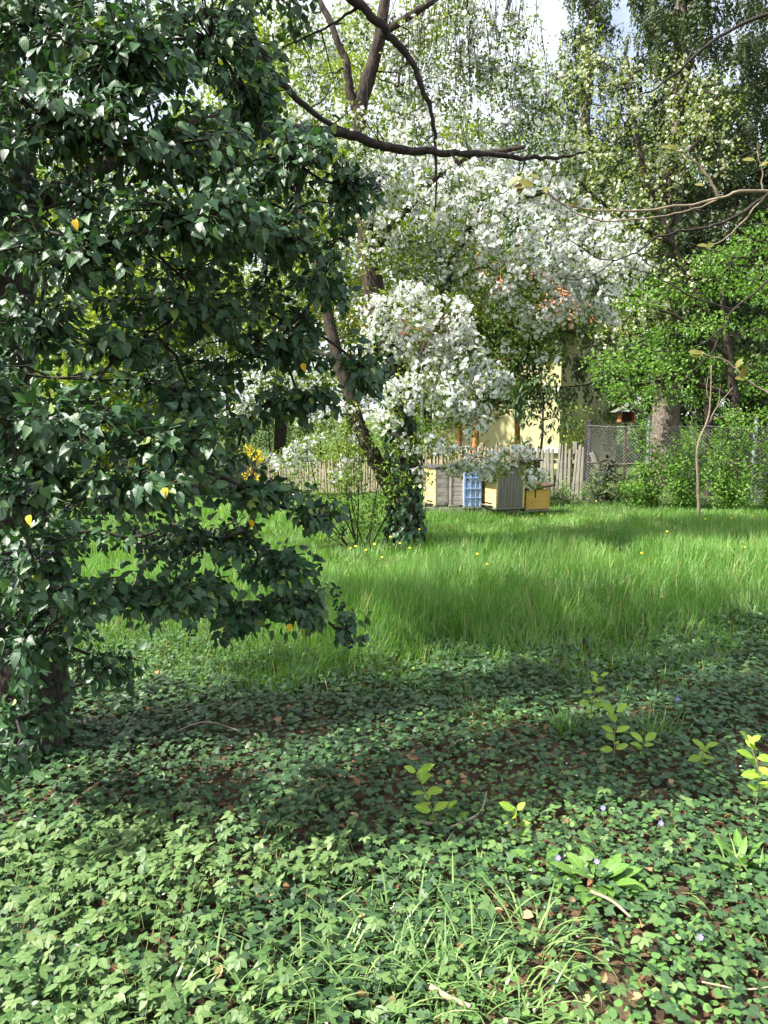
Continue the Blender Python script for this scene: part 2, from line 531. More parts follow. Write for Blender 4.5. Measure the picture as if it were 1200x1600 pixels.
def add_box(bm, size, loc=(0, 0, 0), rot=(0, 0, 0), bev=0.0):
    r = bmesh.ops.create_cube(bm, size=1.0)
    vs = r['verts']
    bmesh.ops.scale(bm, vec=size, verts=vs)
    if bev:
        es = list({e for v in vs for e in v.link_edges})
        rb = bmesh.ops.bevel(bm, geom=es, offset=bev, segments=1, affect='EDGES')
        vs = list({v for f in rb['faces'] for v in f.verts} | {v for v in vs if v.is_valid})
    Mx = Matrix.Translation(loc)
    from mathutils import Euler
    Mx = Mx @ Euler(rot).to_matrix().to_4x4()
    bmesh.ops.transform(bm, matrix=Mx, verts=vs)
    return vs


def box(name, size, loc, mt, parent, rot=(0, 0, 0), bev=0.004):
    """a bevelled box part; loc is relative to the parent thing"""
    bm = bmesh.new()
    add_box(bm, size, (0, 0, 0), (0, 0, 0), bev)
    o = bm_obj(name, bm, mt, parent)
    o.location = loc
    o.rotation_euler = rot
    return o


def instance_obj(name, me, pos, Rm, scale, parent=None):
    o = bpy.data.objects.new(name, me)
    COL.objects.link(o)
    Mx = Matrix([[*(Rm[i] * scale), 0] for i in range(3)] + [[0, 0, 0, 1]])
    base = np.zeros(3) if parent is None else np.array(parent['_base'])
    Mx.translation = Vector(pos - base)
    if parent is not None:
        o.parent = parent
    o.matrix_basis = Mx
    return o


# ------------------------------------------------------------------ leaf shapes (base at origin, +y to the tip, +z up)
def half_leaf(outline, fold=0.12, droop=0.15):
    """outline: (x, y) from base to tip on the right side; a midrib with two folded halves"""
    V, Fs = [], []
    n = len(outline)
    for (x, y) in outline:
        V.append((0, y, -droop * y * y))
    for s in (1, -1):
        for (x, y) in outline[1:-1]:
            V.append((s * x, y, fold * x - droop * y * y))
    mid = lambda i: i
    for si, s in enumerate((1, -1)):
        off = n + si * (n - 2)
        e = lambda i: off + i - 1
        f = [[mid(0), e(1), mid(1)]]
        for i in range(1, n - 2):
            f.append([mid(i), e(i), e(i + 1), mid(i + 1)])
        f.append([mid(n - 2), e(n - 2), mid(n - 1)])
        if s < 0:
            f = [q[::-1] for q in f]
        Fs += f
    return V, Fs


T_IVY = [Tpl(*half_leaf([(0, 0), (0.24, 0.03), (0.37, 0.24), (0.27, 0.58), (0.09, 0.86), (0, 1)], 0.22, 0.20)),
         Tpl(*half_leaf([(0, 0), (0.19, 0.08), (0.31, 0.36), (0.22, 0.66), (0.08, 0.88), (0, 1)], 0.10, 0.32)),
         Tpl(*half_leaf([(0, 0), (0.30, 0.0), (0.41, 0.20), (0.23, 0.54), (0.08, 0.84), (0, 1)], 0.34, 0.12))]
T_OVAL = Tpl(*half_leaf([(0, 0), (0.22, 0.22), (0.29, 0.50), (0.18, 0.80), (0, 1)], 0.15, 0.14))
T_LONG = Tpl(*half_leaf([(0, 0), (0.10, 0.12), (0.15, 0.42), (0.10, 0.76), (0, 1)], 0.2, 0.22))
T_BROAD = Tpl(*half_leaf([(0, 0), (0.07, 0.10), (0.20, 0.38), (0.23, 0.62), (0.13, 0.88), (0, 1)], 0.35, 0.22))
T_DRY = Tpl(*half_leaf([(0, 0), (0.20, 0.10), (0.33, 0.40), (0.27, 0.70), (0.10, 0.92), (0, 1)], 0.75, -0.30))
T_RHOMB = Tpl([(0, 0, 0), (0.32, 0.45, 0.07), (0, 1, -0.05), (-0.32, 0.45, 0.07)], [[0, 1, 2], [0, 2, 3]])


def lobed(outline, z):
    n = len(outline)
    V = [(0, 0.30, 0.0)] + [(x, y, z * (i % 2)) for i, (x, y) in enumerate(outline)]
    return V, [[0, 1 + i, 1 + (i + 1) % n] for i in range(n)]


_lob = [(0, 0.05), (0.26, -0.10), (0.36, 0.10), (0.55, 0.32), (0.28, 0.46), (0.20, 0.66), (0, 1.0),
        (-0.20, 0.66), (-0.28, 0.46), (-0.55, 0.32), (-0.36, 0.10), (-0.26, -0.10)]
T_LOBED = Tpl(*lobed(_lob, -0.06))
_lob2 = [(0, 0.08), (0.22, -0.02), (0.38, 0.12), (0.42, 0.36), (0.24, 0.52), (0.14, 0.74), (0, 0.95),
         (-0.14, 0.74), (-0.24, 0.52), (-0.42, 0.36), (-0.38, 0.12), (-0.22, -0.02)]
T_LOBED2 = Tpl(*lobed(_lob2, 0.05))
_rnd = [(0.46 * math.sin(a), 0.45 - 0.46 * math.cos(a) + (0.10 if i == 0 else 0)) for i, a in enumerate(np.arange(7) / 7 * 2 * math.pi)]
T_ROUND = Tpl(*lobed(_rnd, 0.05))
T_LOBED_FAR = Tpl(*lobed([(0, 0.06), (0.34, -0.02), (0.50, 0.32), (0, 1.0), (-0.50, 0.32), (-0.34, -0.02)], -0.05))


def blade_tpl(bend, n=3, twist=0.0):
    V, Fs = [], []
    for i in range(n + 1):
        t = i / n
        y = math.sin(bend * t) / max(bend, 1e-3)
        z = (1 - math.cos(bend * t)) / max(bend, 1e-3)
        h, o = y, z               # height, overhang
        w = 0.5 * (1 - t ** 2.2) + 0.02
        if i == n:
            V.append((0, o, h))
        else:
            V += [(-w, o, h), (w, o, h)]
    for i in range(n):
        a = 2 * i
        if i == n - 1:
            Fs.append([a, a + 1, a + 2])
        else:
            Fs.append([a, a + 1, a + 3, a + 2])
    return Tpl(V, Fs)


T_BLADE = [blade_tpl(b_) for b_ in (0.25, 0.6, 1.0, 1.5)]
T_BLADE2 = [blade_tpl(b_, 2) for b_ in (0.25, 0.6, 1.0, 1.5)]
T_STRAP = [blade_tpl(b_, 6) for b_ in (1.2, 1.8, 2.3)]


def flower_tpl(rng, nf, rad, leaf=3, fs=0.019):
    """a spray of five-petalled flowers on stalks with a few leaves below; slot 0 petals, slot 1 leaves"""
    V, Fs, ms = [np.zeros(3)], [], []
    for _ in range(nf):
        d = unit(rng.normal(0, 1, 3) + np.array([0, 0, 0.55]))
        c = d * rad * rng.uniform(0.65, 1.15)
        z = unit(d + rng.normal(0, 0.35, 3))
        x = unit(np.cross(z, rng.normal(0, 1, 3)))
        y = np.cross(z, x)
        s = fs * rng.uniform(0.85, 1.2)
        ci = len(V)
        V += [c, c + x * 0.0025]
        Fs.append([0, ci, ci + 1])
        ms.append(1)
        for k in range(5):
            a = k * 2 * math.pi / 5 + rng.uniform(-0.15, 0.15)
            u = math.cos(a) * x + math.sin(a) * y
            w = -math.sin(a) * x + math.cos(a) * y
            i = len(V)
            V += [c + s * (0.75 * u + 0.48 * w + 0.22 * z), c + s * (1.15 * u + 0.30 * z), c + s * (0.75 * u - 0.48 * w + 0.22 * z)]
            Fs.append([ci, i, i + 1, i + 2])
            ms.append(0)
    for _ in range(leaf):
        a = rng.uniform(0, 6.28)
        u = unit(np.array([math.cos(a), math.sin(a), rng.uniform(-0.6, 0.5)]))
        w = unit(np.cross(u, [0, 0, 1.0])) * 0.30
        l_ = rng.uniform(0.030, 0.050)
        c = u * rad * 0.4
        up = np.array([0, 0, 0.08])
        i = len(V)
        V += [c, c + l_ * (0.5 * u + w + up), c + l_ * u, c + l_ * (0.5 * u - w + up), c + w * 0.006]
        Fs += [[i, i + 1, i + 2], [i, i + 2, i + 3], [0, i, i + 4]]
        ms += [1, 1, 1]
    return Tpl(V, Fs, ms)


_r = np.random.default_rng(5)
T_BLOSSOM = [flower_tpl(_r, 7, 0.052, 3, 0.019) for _ in range(6)]
T_BLOSSOM_SPARSE = [flower_tpl(_r, 3, 0.045, 7) for _ in range(4)]


def elder_tpl(rng, n):
    """a leaf of three (or five) toothed leaflets on a stalk, stalk foot at the origin"""
    V, Fs = [], []
    hv, hf = half_leaf([(0, 0), (0.23, 0.16), (0.29, 0.48), (0.13, 0.84), (0, 1)], 0.12, 0.16)
    hv = np.array(hv)
    angs = {3: (-1.15, 0, 1.15), 5: (-1.5, -0.7, 0, 0.7, 1.5)}[n]
    for a in angs:
        s = rng.uniform(0.85, 1.1) * (0.48 if n == 5 else 0.55)
        ca, sa = math.cos(a), math.sin(a)
        tilt = rng.uniform(-0.15, 0.05)
        v = hv * s
        v = v + np.array([0, 0.05, 0])
        v = np.stack([v[:, 0] * ca + v[:, 1] * sa, -v[:, 0] * sa + v[:, 1] * ca, v[:, 2] + tilt * v[:, 1]], 1)
        o = len(V)
        V += [tuple(q) for q in v]
        Fs += [[i + o for i in f] for f in hf]
    return Tpl(V, Fs)


T_ELDER = [elder_tpl(_r, 3) for _ in range(3)] + [elder_tpl(_r, 5) for _ in range(2)]


def hang_tpl(rng, n=11, w=0.23):
    """hanging conifer twig of unit length, along -z"""
    V, Fs = [], []
    for i in range(n):
        t = (i + 0.3) / n
        a = i * 2.4 + rng.uniform(-0.4, 0.4)
        d = np.array([math.cos(a), math.sin(a), -1.1])
        d = unit(d)
        s = w * (1.15 - 0.6 * t) * rng.uniform(0.7, 1.3)
        side = unit(np.cross(d, [0.3, 0.2, 1.0])) * s * 0.30
        c = np.array([0.03 * math.sin(4 * t), 0.03 * math.cos(3 * t), -t])
        k = len(V)
        V += [c, c + d * s * 0.5 + side, c + d * s, c + d * s * 0.5 - side]
        Fs.append([k, k + 1, k + 2, k + 3])
    k = len(V)
    V += [(0.012, 0, 0), (-0.012, 0, 0), (0, 0.004, -1)]
    Fs.append([k, k + 1, k + 2])
    return Tpl(V, Fs)


T_HANG = [hang_tpl(_r) for _ in range(5)]


# ------------------------------------------------------------------ tree skeleton
class Skel:
    def __init__(s, rng, sides=6):
        s.rng = rng
        s.p = np.zeros((0, 3))
        s.r = np.zeros(0)
        s.chunks = []
        s.sides = sides

    def limb(s, pts, r0, r1, sides=10, wob=0.0, flute=0.0, n=None, reg=True):
        n = n or max(6, len(pts) * 5)
        c = catmull(pts, n)
        if wob:
            w = s.rng.normal(0, wob, c.shape)
            w[0] = 0
            w = (w + np.roll(w, 1, 0)) * 0.5
            w[0] = 0
            c = c + w
        t = np.linspace(0, 1, n)
        r = r0 + (r1 - r0) * t
        s.chunks.append(tubes(c[None], r[None], sides, 0.5, 0, flute, s.rng))
        if reg:
            s.p = np.vstack([s.p, c])
            s.r = np.concatenate([s.r, r])
        return c

    def reach(s, target, r_end=0.004, rmax=0.05, sag=0.0, up=0.5, sides=5, wob=0.02):
        d = target - s.p
        L = np.linalg.norm(d, axis=1)
        cost = L * (1 + up * np.clip(-d[:, 2] / np.maximum(L, 1e-6), 0, 1)) + 0.02 / np.maximum(s.r, 0.004) * 0.02
        i = int(np.argmin(cost))
        a = s.p[i]
        L = np.linalg.norm(target - a)
        mid = (a + target) / 2 + np.array([0, 0, 0.12 * L - sag]) + s.rng.normal(0, 0.06 * L, 3)
        n = int(np.clip(L / 0.12, 5, 14))
        c = catmull([a, mid, target], n)
        c[1:-1] += s.rng.normal(0, wob * min(L, 1.0), (n - 2, 3))
        r0 = min(rmax, s.r[i] * 0.75, 0.006 + 0.02 * L)
        r = np.linspace(max(r0, r_end), r_end, n)
        s.chunks.append(tubes(c[None], r[None], sides))
        s.p = np.vstack([s.p, c[1:]])
        s.r = np.concatenate([s.r, r[1:]])
        return c


def in_ball(rng, n, shell=0.35):
    v = unit(rng.normal(0, 1, (n, 3)))
    return v * (rng.uniform(shell ** 3, 1, n) ** (1 / 3))[:, None]


def twigs(a, b_, r0=0.003, r1=0.0015, sides=3, sag=0.0):
    mid = (a + b_) / 2
    mid[:, 2] += sag
    return tubes(np.stack([a, mid, b_], 1), np.tile(np.array([r0, (r0 + r1) / 2, r1]), (len(a), 1)), sides)


def rand_frames(rng, n, out=None, droop=0.4, upn=1.0, spread=0.7):
    y = rng.normal(0, 1, (n, 3)) * spread
    if out is not None:
        y = y + out
    y[:, 2] -= droop
    z = rng.normal(0, 0.45, (n, 3)) + np.array([0, 0, upn])
    return frames(y, z)



# ================================================================== the ground
xs = np.concatenate([[-600, -200, -80], np.linspace(-40, 40, 121), [80, 200, 600]])
ys = np.concatenate([[-600, -200, -60], np.linspace(-10, 60, 106), [120, 300, 900]])
gx, gy = np.meshgrid(xs, ys)
near = (np.abs(gx) <= 40) & (gy <= 60) & (gy >= -10)
gzv = np.where(near, gz(gx, gy), gz(np.clip(gx, -40, 40), np.clip(gy, -10, 60)))
Vg = np.stack([gx, gy, gzv], -1).reshape(-1, 3)
ny, nx = gx.shape
ii = (np.arange(ny - 1)[:, None] * nx + np.arange(nx - 1)[None]).ravel()
Lg = np.stack([ii, ii + 1, ii + nx + 1, ii + nx], -1).ravel()
gch = dict(V=Vg, L=Lg, T=np.full(len(ii), 4), tint=np.zeros(len(Vg)), lco=np.zeros((len(Vg), 3)), m=np.zeros(len(ii), int))
ground = build('ground', [gch], 'ground', smooth=True)
tag(ground, 'dark soil ground under the ivy and the meadow', None, None, 'structure')


def grass_edge(x):
    """distance at which the meadow takes over from the ivy"""
    return 4.85 + 0.12 * np.sin(x * 3.1) + 0.95 * sstep(0.9, 2.9, x) + 0.3 * sstep(-0.8, -2.2, x)


def vnoise(x, y, s, seed=0):
    r = np.random.default_rng(seed)
    g = r.uniform(0, 1, (64, 64))
    u = np.asarray(x) / s + 31.3
    v = np.asarray(y) / s + 17.7
    i = np.floor(u).astype(int)
    j = np.floor(v).astype(int)
    fu = u - i
    fv = v - j
    fu = fu * fu * (3 - 2 * fu)
    fv = fv * fv * (3 - 2 * fv)
    q = lambda a, c: g[a % 64, c % 64]
    return (q(i, j) * (1 - fu) + q(i + 1, j) * fu) * (1 - fv) + (q(i, j + 1) * (1 - fu) + q(i + 1, j + 1) * fu) * fv


# ================================================================== meadow grass
rng = np.random.default_rng(21)


def wedge(rng, n, y0, y1, pw, margin=1.6):
    """points in the view's wedge of ground (and a step to either side)"""
    y = (rng.uniform(y0 ** pw, y1 ** pw, n)) ** (1 / pw)
    x = rng.uniform(-1, 1, n) * (0.53 * y + margin)
    return x, y


x, y = wedge(rng, 262000, 4.2, 17.0, 0.9)
e = grass_edge(x)
nv = vnoise(x, y, 0.55, 3)
big = vnoise(x, y, 1.5, 4)
keep = (y > e - 0.40 + 2.1 * (nv - 0.5)) | ((rng.uniform(0, 1, len(x)) < 0.16) & (nv > .45))
keep &= rng.uniform(0, 1, len(x)) < 0.30 + 0.9 * nv
keep &= ~((y > 13.2) & (x > 3.0))
x, y, nv, big = x[keep], y[keep], nv[keep], big[keep]
e = grass_edge(x)
ed = sstep(-0.4, 0.5, y - e)
hgt = (0.04 + 0.20 * big + 0.13 * nv) * (0.45 + 0.55 * ed) * rng.uniform(0.55, 1.35, len(x))
hgt *= 1 - 0.35 * sstep(8.5, 11, y)
hgt += 0.10 * np.exp(-((x - 0.75) / 1.0) ** 2 - ((y - 5.9) / 0.8) ** 2) * rng.uniform(0.5, 1.5, len(x))
wid = (0.0036 + 0.00036 * y) * rng.uniform(0.7, 1.3, len(x))
clx = vnoise(x, y, 0.22, 8) * 9 + rng.normal(0, 0.9, len(x))
lean = rng.normal(0, 0.16, (len(x), 2))
up = np.stack([lean[:, 0], lean[:, 1], np.ones(len(x))], 1)
fw = np.stack([np.cos(clx), np.sin(clx), np.zeros(len(x))], 1)
z = unit(up)
xx = unit(np.cross(fw, z))
Rm = np.stack([xx, np.cross(z, xx), z], -1)
tint = np.clip(0.25 + 0.45 * vnoise(x, y, 0.8, 12) + rng.normal(0, 0.14, len(x)), 0, 0.93)
tint[rng.uniform(0, 1, len(x)) < 0.05] = 1.0
pos = np.stack([x, y, gz(x, y) - 0.005], 1)
which = np.minimum((rng.uniform(0, 1, len(x)) * 4).astype(int), 3)
ch = []
for k in range(4):
    q = (which == k) & (y >= 6.2)
    ch.append(inst(T_BLADE2[k], pos[q], Rm[q], np.stack([wid[q], hgt[q], hgt[q]], 1), tint[q]))
    q = (which == k) & (y < 6.2)
    ch.append(inst(T_BLADE[k], pos[q], Rm[q], np.stack([wid[q], hgt[q], hgt[q]], 1), tint[q]))
meadow = build('meadow_grass', ch, 'grass')
tag(meadow, 'tall fresh green meadow grass between the ivy and the beehives', 'grass', None, 'stuff')


# ================================================================== ivy carpet, herbs, ground elder
def elder_mask(x, y):
    a = sstep(2.84, 2.70, y - 0.10 * np.sin(x * 5)) * sstep(0.30, -0.25, x)
    straps = sstep(-0.75, -0.35, x) * sstep(2.5, 2.3, y)
    return np.clip(a * (0.35 + 1.1 * vnoise(x, y, 0.28, 41)) * (1 - 0.75 * straps), 0, 1)


x, y = wedge(rng, 86000, 1.45, 6.9, 1.3, 1.2)
e = grass_edge(x)
n1 = vnoise(x, y, 0.30, 31)
n2 = vnoise(x, y, 0.7, 32)
pr = 1.0 - 0.92 * sstep(-0.3, 0.7, y - e)
pr *= 0.35 + 0.9 * n1
keep = rng.uniform(0, 1, len(x)) < pr
x, y, n1, n2 = x[keep], y[keep], n1[keep], n2[keep]
n = len(x)
herb = rng.uniform(0, 1, n) < np.clip(0.12 + 0.95 * sstep(-0.2, 0.4, x) * sstep(3.7, 3.0, y) * n2 + 0.5 * sstep(4.3, 4.6, y) * sstep(0.6, -0.6, x), 0, 0.8)
zz = gz(x, y) + rng.uniform(0.008, 0.055, n) + 0.03 * n1
yv = np.stack([rng.normal(0, 1, n), rng.normal(-0.3, 1, n), rng.normal(-0.12, 0.18, n)], 1)
zv = np.stack([rng.normal(0, 0.30, n), rng.normal(-0.12, 0.30, n), np.ones(n)], 1)
Rm = frames(yv, zv)
sc = rng.uniform(0.018, 0.045, n)
tint = np.clip(rng.normal(0.42, 0.20, n) + 0.25 * (n2 - 0.5), 0, 1)
pos = np.stack([x, y, zz], 1)
a3 = ~herb & (y > 3.5)
a1 = ~herb & ~a3 & (rng.uniform(0, 1, n) < 0.6)
a2 = ~herb & ~a1 & ~a3
carpet = build('ivy_carpet', [inst(T_LOBED, pos[a1], Rm[a1], sc[a1], tint[a1]), inst(T_LOBED2, pos[a2], Rm[a2], sc[a2] * 1.05, tint[a2]), inst(T_LOBED_FAR, pos[a3], Rm[a3], sc[a3], tint[a3])], 'ivy_ground')
tag(carpet, 'carpet of dark lobed ivy leaves covering the shaded ground', 'ground ivy', None, 'stuff')
herbs = build('low_herbs', [inst(T_ROUND, pos[herb], Rm[herb], sc[herb] * 0.72, np.clip(tint[herb] + 0.15, 0, 1))], 'herb')
tag(herbs, 'small round leaved green herbs mixed into the ivy carpet', 'herbs', None, 'stuff')

x, y = wedge(rng, 10500, 1.40, 3.1, 1.6, 1.2)
pm = elder_mask(x, y) + 0.03 * (y < 3.0)
keep = rng.uniform(0, 1, len(x)) < pm
x, y = x[keep], y[keep]
n = len(x)
h = rng.uniform(0.03, 0.10, n) + 0.03 * vnoise(x, y, 0.3, 51)
pos = np.stack([x, y, gz(x, y) + h], 1)
an = rng.uniform(0, 6.28, n)
yv = np.stack([np.cos(an), np.sin(an) - 0.2, rng.normal(-0.15, 0.15, n)], 1)
zv = np.stack([rng.normal(-0.12, 0.22, n), rng.normal(-0.15, 0.22, n), np.ones(n)], 1)
Rm = frames(yv, zv)
sc = rng.uniform(0.034, 0.080, n)
tint = np.clip(rng.normal(0.5, 0.28, n), 0, 1)
w = rng.integers(0, 5, n)
ch = [inst(T_ELDER[k], pos[w == k], Rm[w == k], sc[w == k], tint[w == k]) for k in range(5)]
foot = pos - np.stack([yv[:, 0] * 0.05, yv[:, 1] * 0.05, h], 1)
st = twigs(foot, pos.copy(), 0.0013, 0.001)
st['m'] += 1
el = build('ground_elder', ch + [st], ['elder', 'stem'])
tag(el, 'sunlit pale green ground elder leaves in the front left corner', 'ground elder', None, 'stuff')

# litter between the leaves, too small to tell apart
x, y = wedge(rng, 5200, 1.45, 6.0, 1.3, 1.2)
n = len(x)
pos = np.stack([x, y, gz(x, y) + rng.uniform(0.004, 0.03, n)], 1)
lit = build('leaf_litter', [inst(T_RHOMB, pos, frames(rng.normal(0, 1, (n, 3)) * [1, 1, 0.15], rng.normal(0, 0.35, (n, 3)) + [0, 0, 1]), rng.uniform(0.02, 0.05, n), np.clip(rng.normal(0.25, 0.2, n), 0, 1))], 'dry')
tag(lit, 'crumbled brown leaf litter between the ivy leaves', 'leaf litter', None, 'stuff')
x, y = wedge(rng, 420, 1.6, 6.5, 1.2, 0.8)
n = len(x)
pos = np.stack([x, y, gz(x, y) + rng.uniform(0.05, 0.09, n)], 1)
pt = build('fallen_petals', [inst(T_RHOMB, pos, frames(rng.normal(0, 1, (n, 3)) * [1, 1, 0.2], rng.normal(0, 0.4, (n, 3)) + [0, 0, 1]), rng.uniform(0.008, 0.016, n), rng.uniform(0, 1, n))], 'petal')
tag(pt, 'tiny white petals sprinkled over the ground ivy', 'petals', None, 'stuff')


# ================================================================== house beyond the fence
TH = R(35)
C0 = P(875, 650, 22.0)
hb = np.array([C0[0], C0[1], -0.1])
house = thing('house', hb, 'cream rendered house with red tiled roof behind the fence', 'house')
house.rotation_euler = (0, 0, -TH)      # local -x runs along the front wall, +y along the side wall
LF, LS, HE = 5.6, 5.0, 4.15
bm = bmesh.new()
t = 0.3
# front wall with one window opening near the corner, another further left
wins = [(-5.2, -4.2)]
zs0, zs1 = 1.10, 2.55
xprev = 0.0
for (a, c) in wins:
    add_box(bm, (xprev - c, t, HE), ((xprev + c) / 2, t / 2, HE / 2))
    add_box(bm, (c - a, t, zs0), ((a + c) / 2, t / 2, zs0 / 2))
    add_box(bm, (c - a, t, HE - zs1), ((a + c) / 2, t / 2, (HE + zs1) / 2))
    xprev = a
add_box(bm, (xprev + LF, t, HE), ((xprev - LF) / 2, t / 2, HE / 2))
add_box(bm, (t, LS - 2 * t, HE), (-t / 2, LS / 2, HE / 2))
add_box(bm, (t, LS - 2 * t, HE), (-LF + t / 2, LS / 2, HE / 2))
add_box(bm, (LF, t, HE), (-LF / 2, LS - t / 2, HE / 2))
bm_obj('wall', bm, 'plaster', house)
for (a, c) in wins:
    wf = bpy.data.objects.new('window', None)
    wf.empty_display_size = 0.1
    COL.objects.link(wf)
    wf.parent = house
    wf['_base'] = [0, 0, 0]
    wf.location = ((a + c) / 2, 0.12, zs0)
    w_, h_ = c - a, zs1 - zs0
    bm = bmesh.new()
    for sx in (-1, 0, 1):
        add_box(bm, (0.09, 0.08, h_ - 0.004), (sx * (w_ / 2 - 0.05), 0, h_ / 2))
    for zz_ in (0.05, h_ - 0.05):
        for sx in (-1, 1):
            add_box(bm, (w_ / 2 - 0.16, 0.076, 0.09), (sx * w_ / 4, 0, zz_))
    bm_obj('frame', bm, 'trim', wf)
    for sx in (-1, 1):
        box('pane', (w_ / 2 - 0.16, 0.02, h_ - 0.2), (sx * w_ / 4, 0.02, h_ / 2), 'glass', wf, bev=0)
    box('sill', (w_ + 0.3, 0.34, 0.10), (0, -0.20, -0.055), 'trim', wf, bev=0.01)
box('ledge', (LF + 0.06, 0.12, 0.14), (-LF / 2, -0.06, 0.72), 'trim', house, bev=0.01)
# hipped roof
ov, hr = 0.55, 2.6
bm = bmesh.new()
x0, x1, y0, y1 = -LF - ov, ov, -ov, LS + ov
ym = (y0 + y1) / 2
run = ym - y0
vv = [bm.verts.new(p) for p in ((x0, y0, HE), (x1, y0, HE), (x1, y1, HE), (x0, y1, HE), (x0 + run, ym, HE + hr), (x1 - run, ym, HE + hr),
                                (x0, y0, HE - 0.12), (x1, y0, HE - 0.12), (x1, y1, HE - 0.12), (x0, y1, HE - 0.12))]
for f in ((0, 1, 5, 4), (1, 2, 5), (2, 3, 4, 5), (3, 0, 4), (6, 7, 1, 0), (7, 8, 2, 1), (8, 9, 3, 2), (9, 6, 0, 3), (9, 8, 7, 6)):
    bm.faces.new([vv[i] for i in f])
roof = bm_obj('roof', bm, 'wood_brown', house)
# clay tiles on the front and side slopes: rows of curved tiles
V, Fs = [], []
for i in range(5):
    a = i / 4
    for yy in (0, 1):
        V.append((0.25 * (a - 0.5), 0.36 * yy, 0.02 + 0.035 * math.sin(math.pi * a) + (0.03 if yy == 0 else 0.0)))
Fs = [[2 * i, 2 * i + 2, 2 * i + 3, 2 * i + 1] for i in range(4)] + [[0, 2, 4, 6, 8]]
T_TILE = Tpl(V, Fs)
ang = math.atan2(hr, run)
ch = []
rr = np.random.default_rng(3)
for (org, ux, uy, length) in ((np.array([x0, y0, HE]), np.array([1.0, 0, 0]), np.array([0, math.cos(ang), math.sin(ang)]), x1 - x0),
                              (np.array([x1, y0, HE]), np.array([0, 1.0, 0]), np.array([-math.cos(ang), 0, math.sin(ang)]), y1 - y0)):
    pp = []
    sl = math.hypot(run, hr)
    for j in range(int(sl / 0.30)):
        d = j * 0.30
        inset = d * math.cos(ang)
        k = inset + 0.15
        while k < length - inset - 0.1:
            pp.append(org + ux * k + uy * (d - 0.03))
            k += 0.25
    pp = np.array(pp) + rr.normal(0, 0.004, (len(pp), 3))
    uz = np.cross(ux, uy)
    Rm = np.repeat(np.stack([ux, uy, uz], -1)[None], len(pp), 0)
    ch.append(inst(T_TILE, pp, Rm, np.ones(len(pp)), rr.uniform(0, 1, len(pp))))
house['_base'] = [0, 0, 0]
tiles = build('roof_tiles', ch, 'tile', None)
tiles.parent = roof
tiles['kind'] = 'stuff'
del house['_base']


# ================================================================== fences
def picket_fence(name, a, c, label, h0, h1, mt, spacing=0.095, wid=0.06, posts=1.9, seed=1):
    """pickets on two rails from ground point a to c"""
    rng = np.random.default_rng(seed)
    a = np.array([a[0], a[1], float(gz(a[0], a[1]))])
    c = np.array([c[0], c[1], float(gz(c[0], c[1]))])
    L = np.linalg.norm((c - a)[:2])
    yaw = math.atan2(c[1] - a[1], c[0] - a[0])
    t_ = thing(name, a, label, 'fence')
    t_.rotation_euler = (0, 0, yaw)
    slope = (c[2] - a[2]) / L
    mes = []
    for k in range(4):
        bm = bmesh.new()
        w = wid * (0.8 + 0.13 * k)
        vs = add_box(bm, (w, 0.022, 1.0), (0, 0, 0.5))
        for v in vs:
            if v.co.z > 0.5:
                v.co.x = v.co.x * 0.8 + 0.006 * (k - 1.5)
                v.co.z += 0.02 * (1 if v.co.x > 0 else -1) * (k % 2)
        o = bm_obj('picket', bm, mt, None)
        mes.append(o.data)
        bpy.data.objects.remove(o)
    n = int(L / spacing)
    for i in range(n):
        s_ = (i + 0.5) * spacing + rng.normal(0, 0.008)
        hh = (h0 + (h1 - h0) * s_ / L) * rng.uniform(0.92, 1.06)
        o = bpy.data.objects.new('picket', mes[rng.integers(0, 4)])
        COL.objects.link(o)
        o.parent = t_
        o.location = (s_, 0, slope * s_ + 0.02)
        o.rotation_euler = (rng.normal(0, 0.02), rng.normal(0, 0.035), rng.normal(0, 0.05))
        o.scale = (1, 1, hh)
    for zr in (0.28, 0.72):
        z0_, z1_ = h0 * zr, h1 * zr + slope * L
        box('rail', (math.hypot(L, z1_ - z0_), 0.045, 0.07), (L / 2, 0.040, (z0_ + z1_) / 2), mt, t_, (0, -math.atan2(z1_ - z0_, L), 0))
    k = 0.0
    while k <= L + 0.01:
        hh = (h0 + (h1 - h0) * k / L) * 1.08
        box('post', (0.09, 0.09, hh + 0.3), (k, 0.115, slope * k + hh / 2 - 0.14), mt, t_, (0, rng.normal(0, 0.02), 0), 0.008)
        k += posts
    return t_


q0 = P(380, 740, 20.5)
q1 = P(600, 740, 18.0)
picket_fence('picket_fence', q0, q1, 'pale slatted fence seen under the left of the blossom tree', 0.78, 0.82, 'wood_pale', 0.075, 0.05, 2.0, 2)
q2 = P(640, 740, 17.2)
q3 = P(812, 740, 15.2)
picket_fence('picket_fence', q2, q3, 'weathered picket fence running behind the row of beehives', 0.90, 0.98, 'wood_pale', 0.085, 0.055, 1.9, 3)
q4 = P(818, 740, 14.9)
q5 = P(918, 740, 14.0)
picket_fence('picket_fence', q4, q5, 'grey picket fence between the yellow box and the black post', 0.95, 1.0, 'wood_grey', 0.085, 0.06, 1.05, 4)

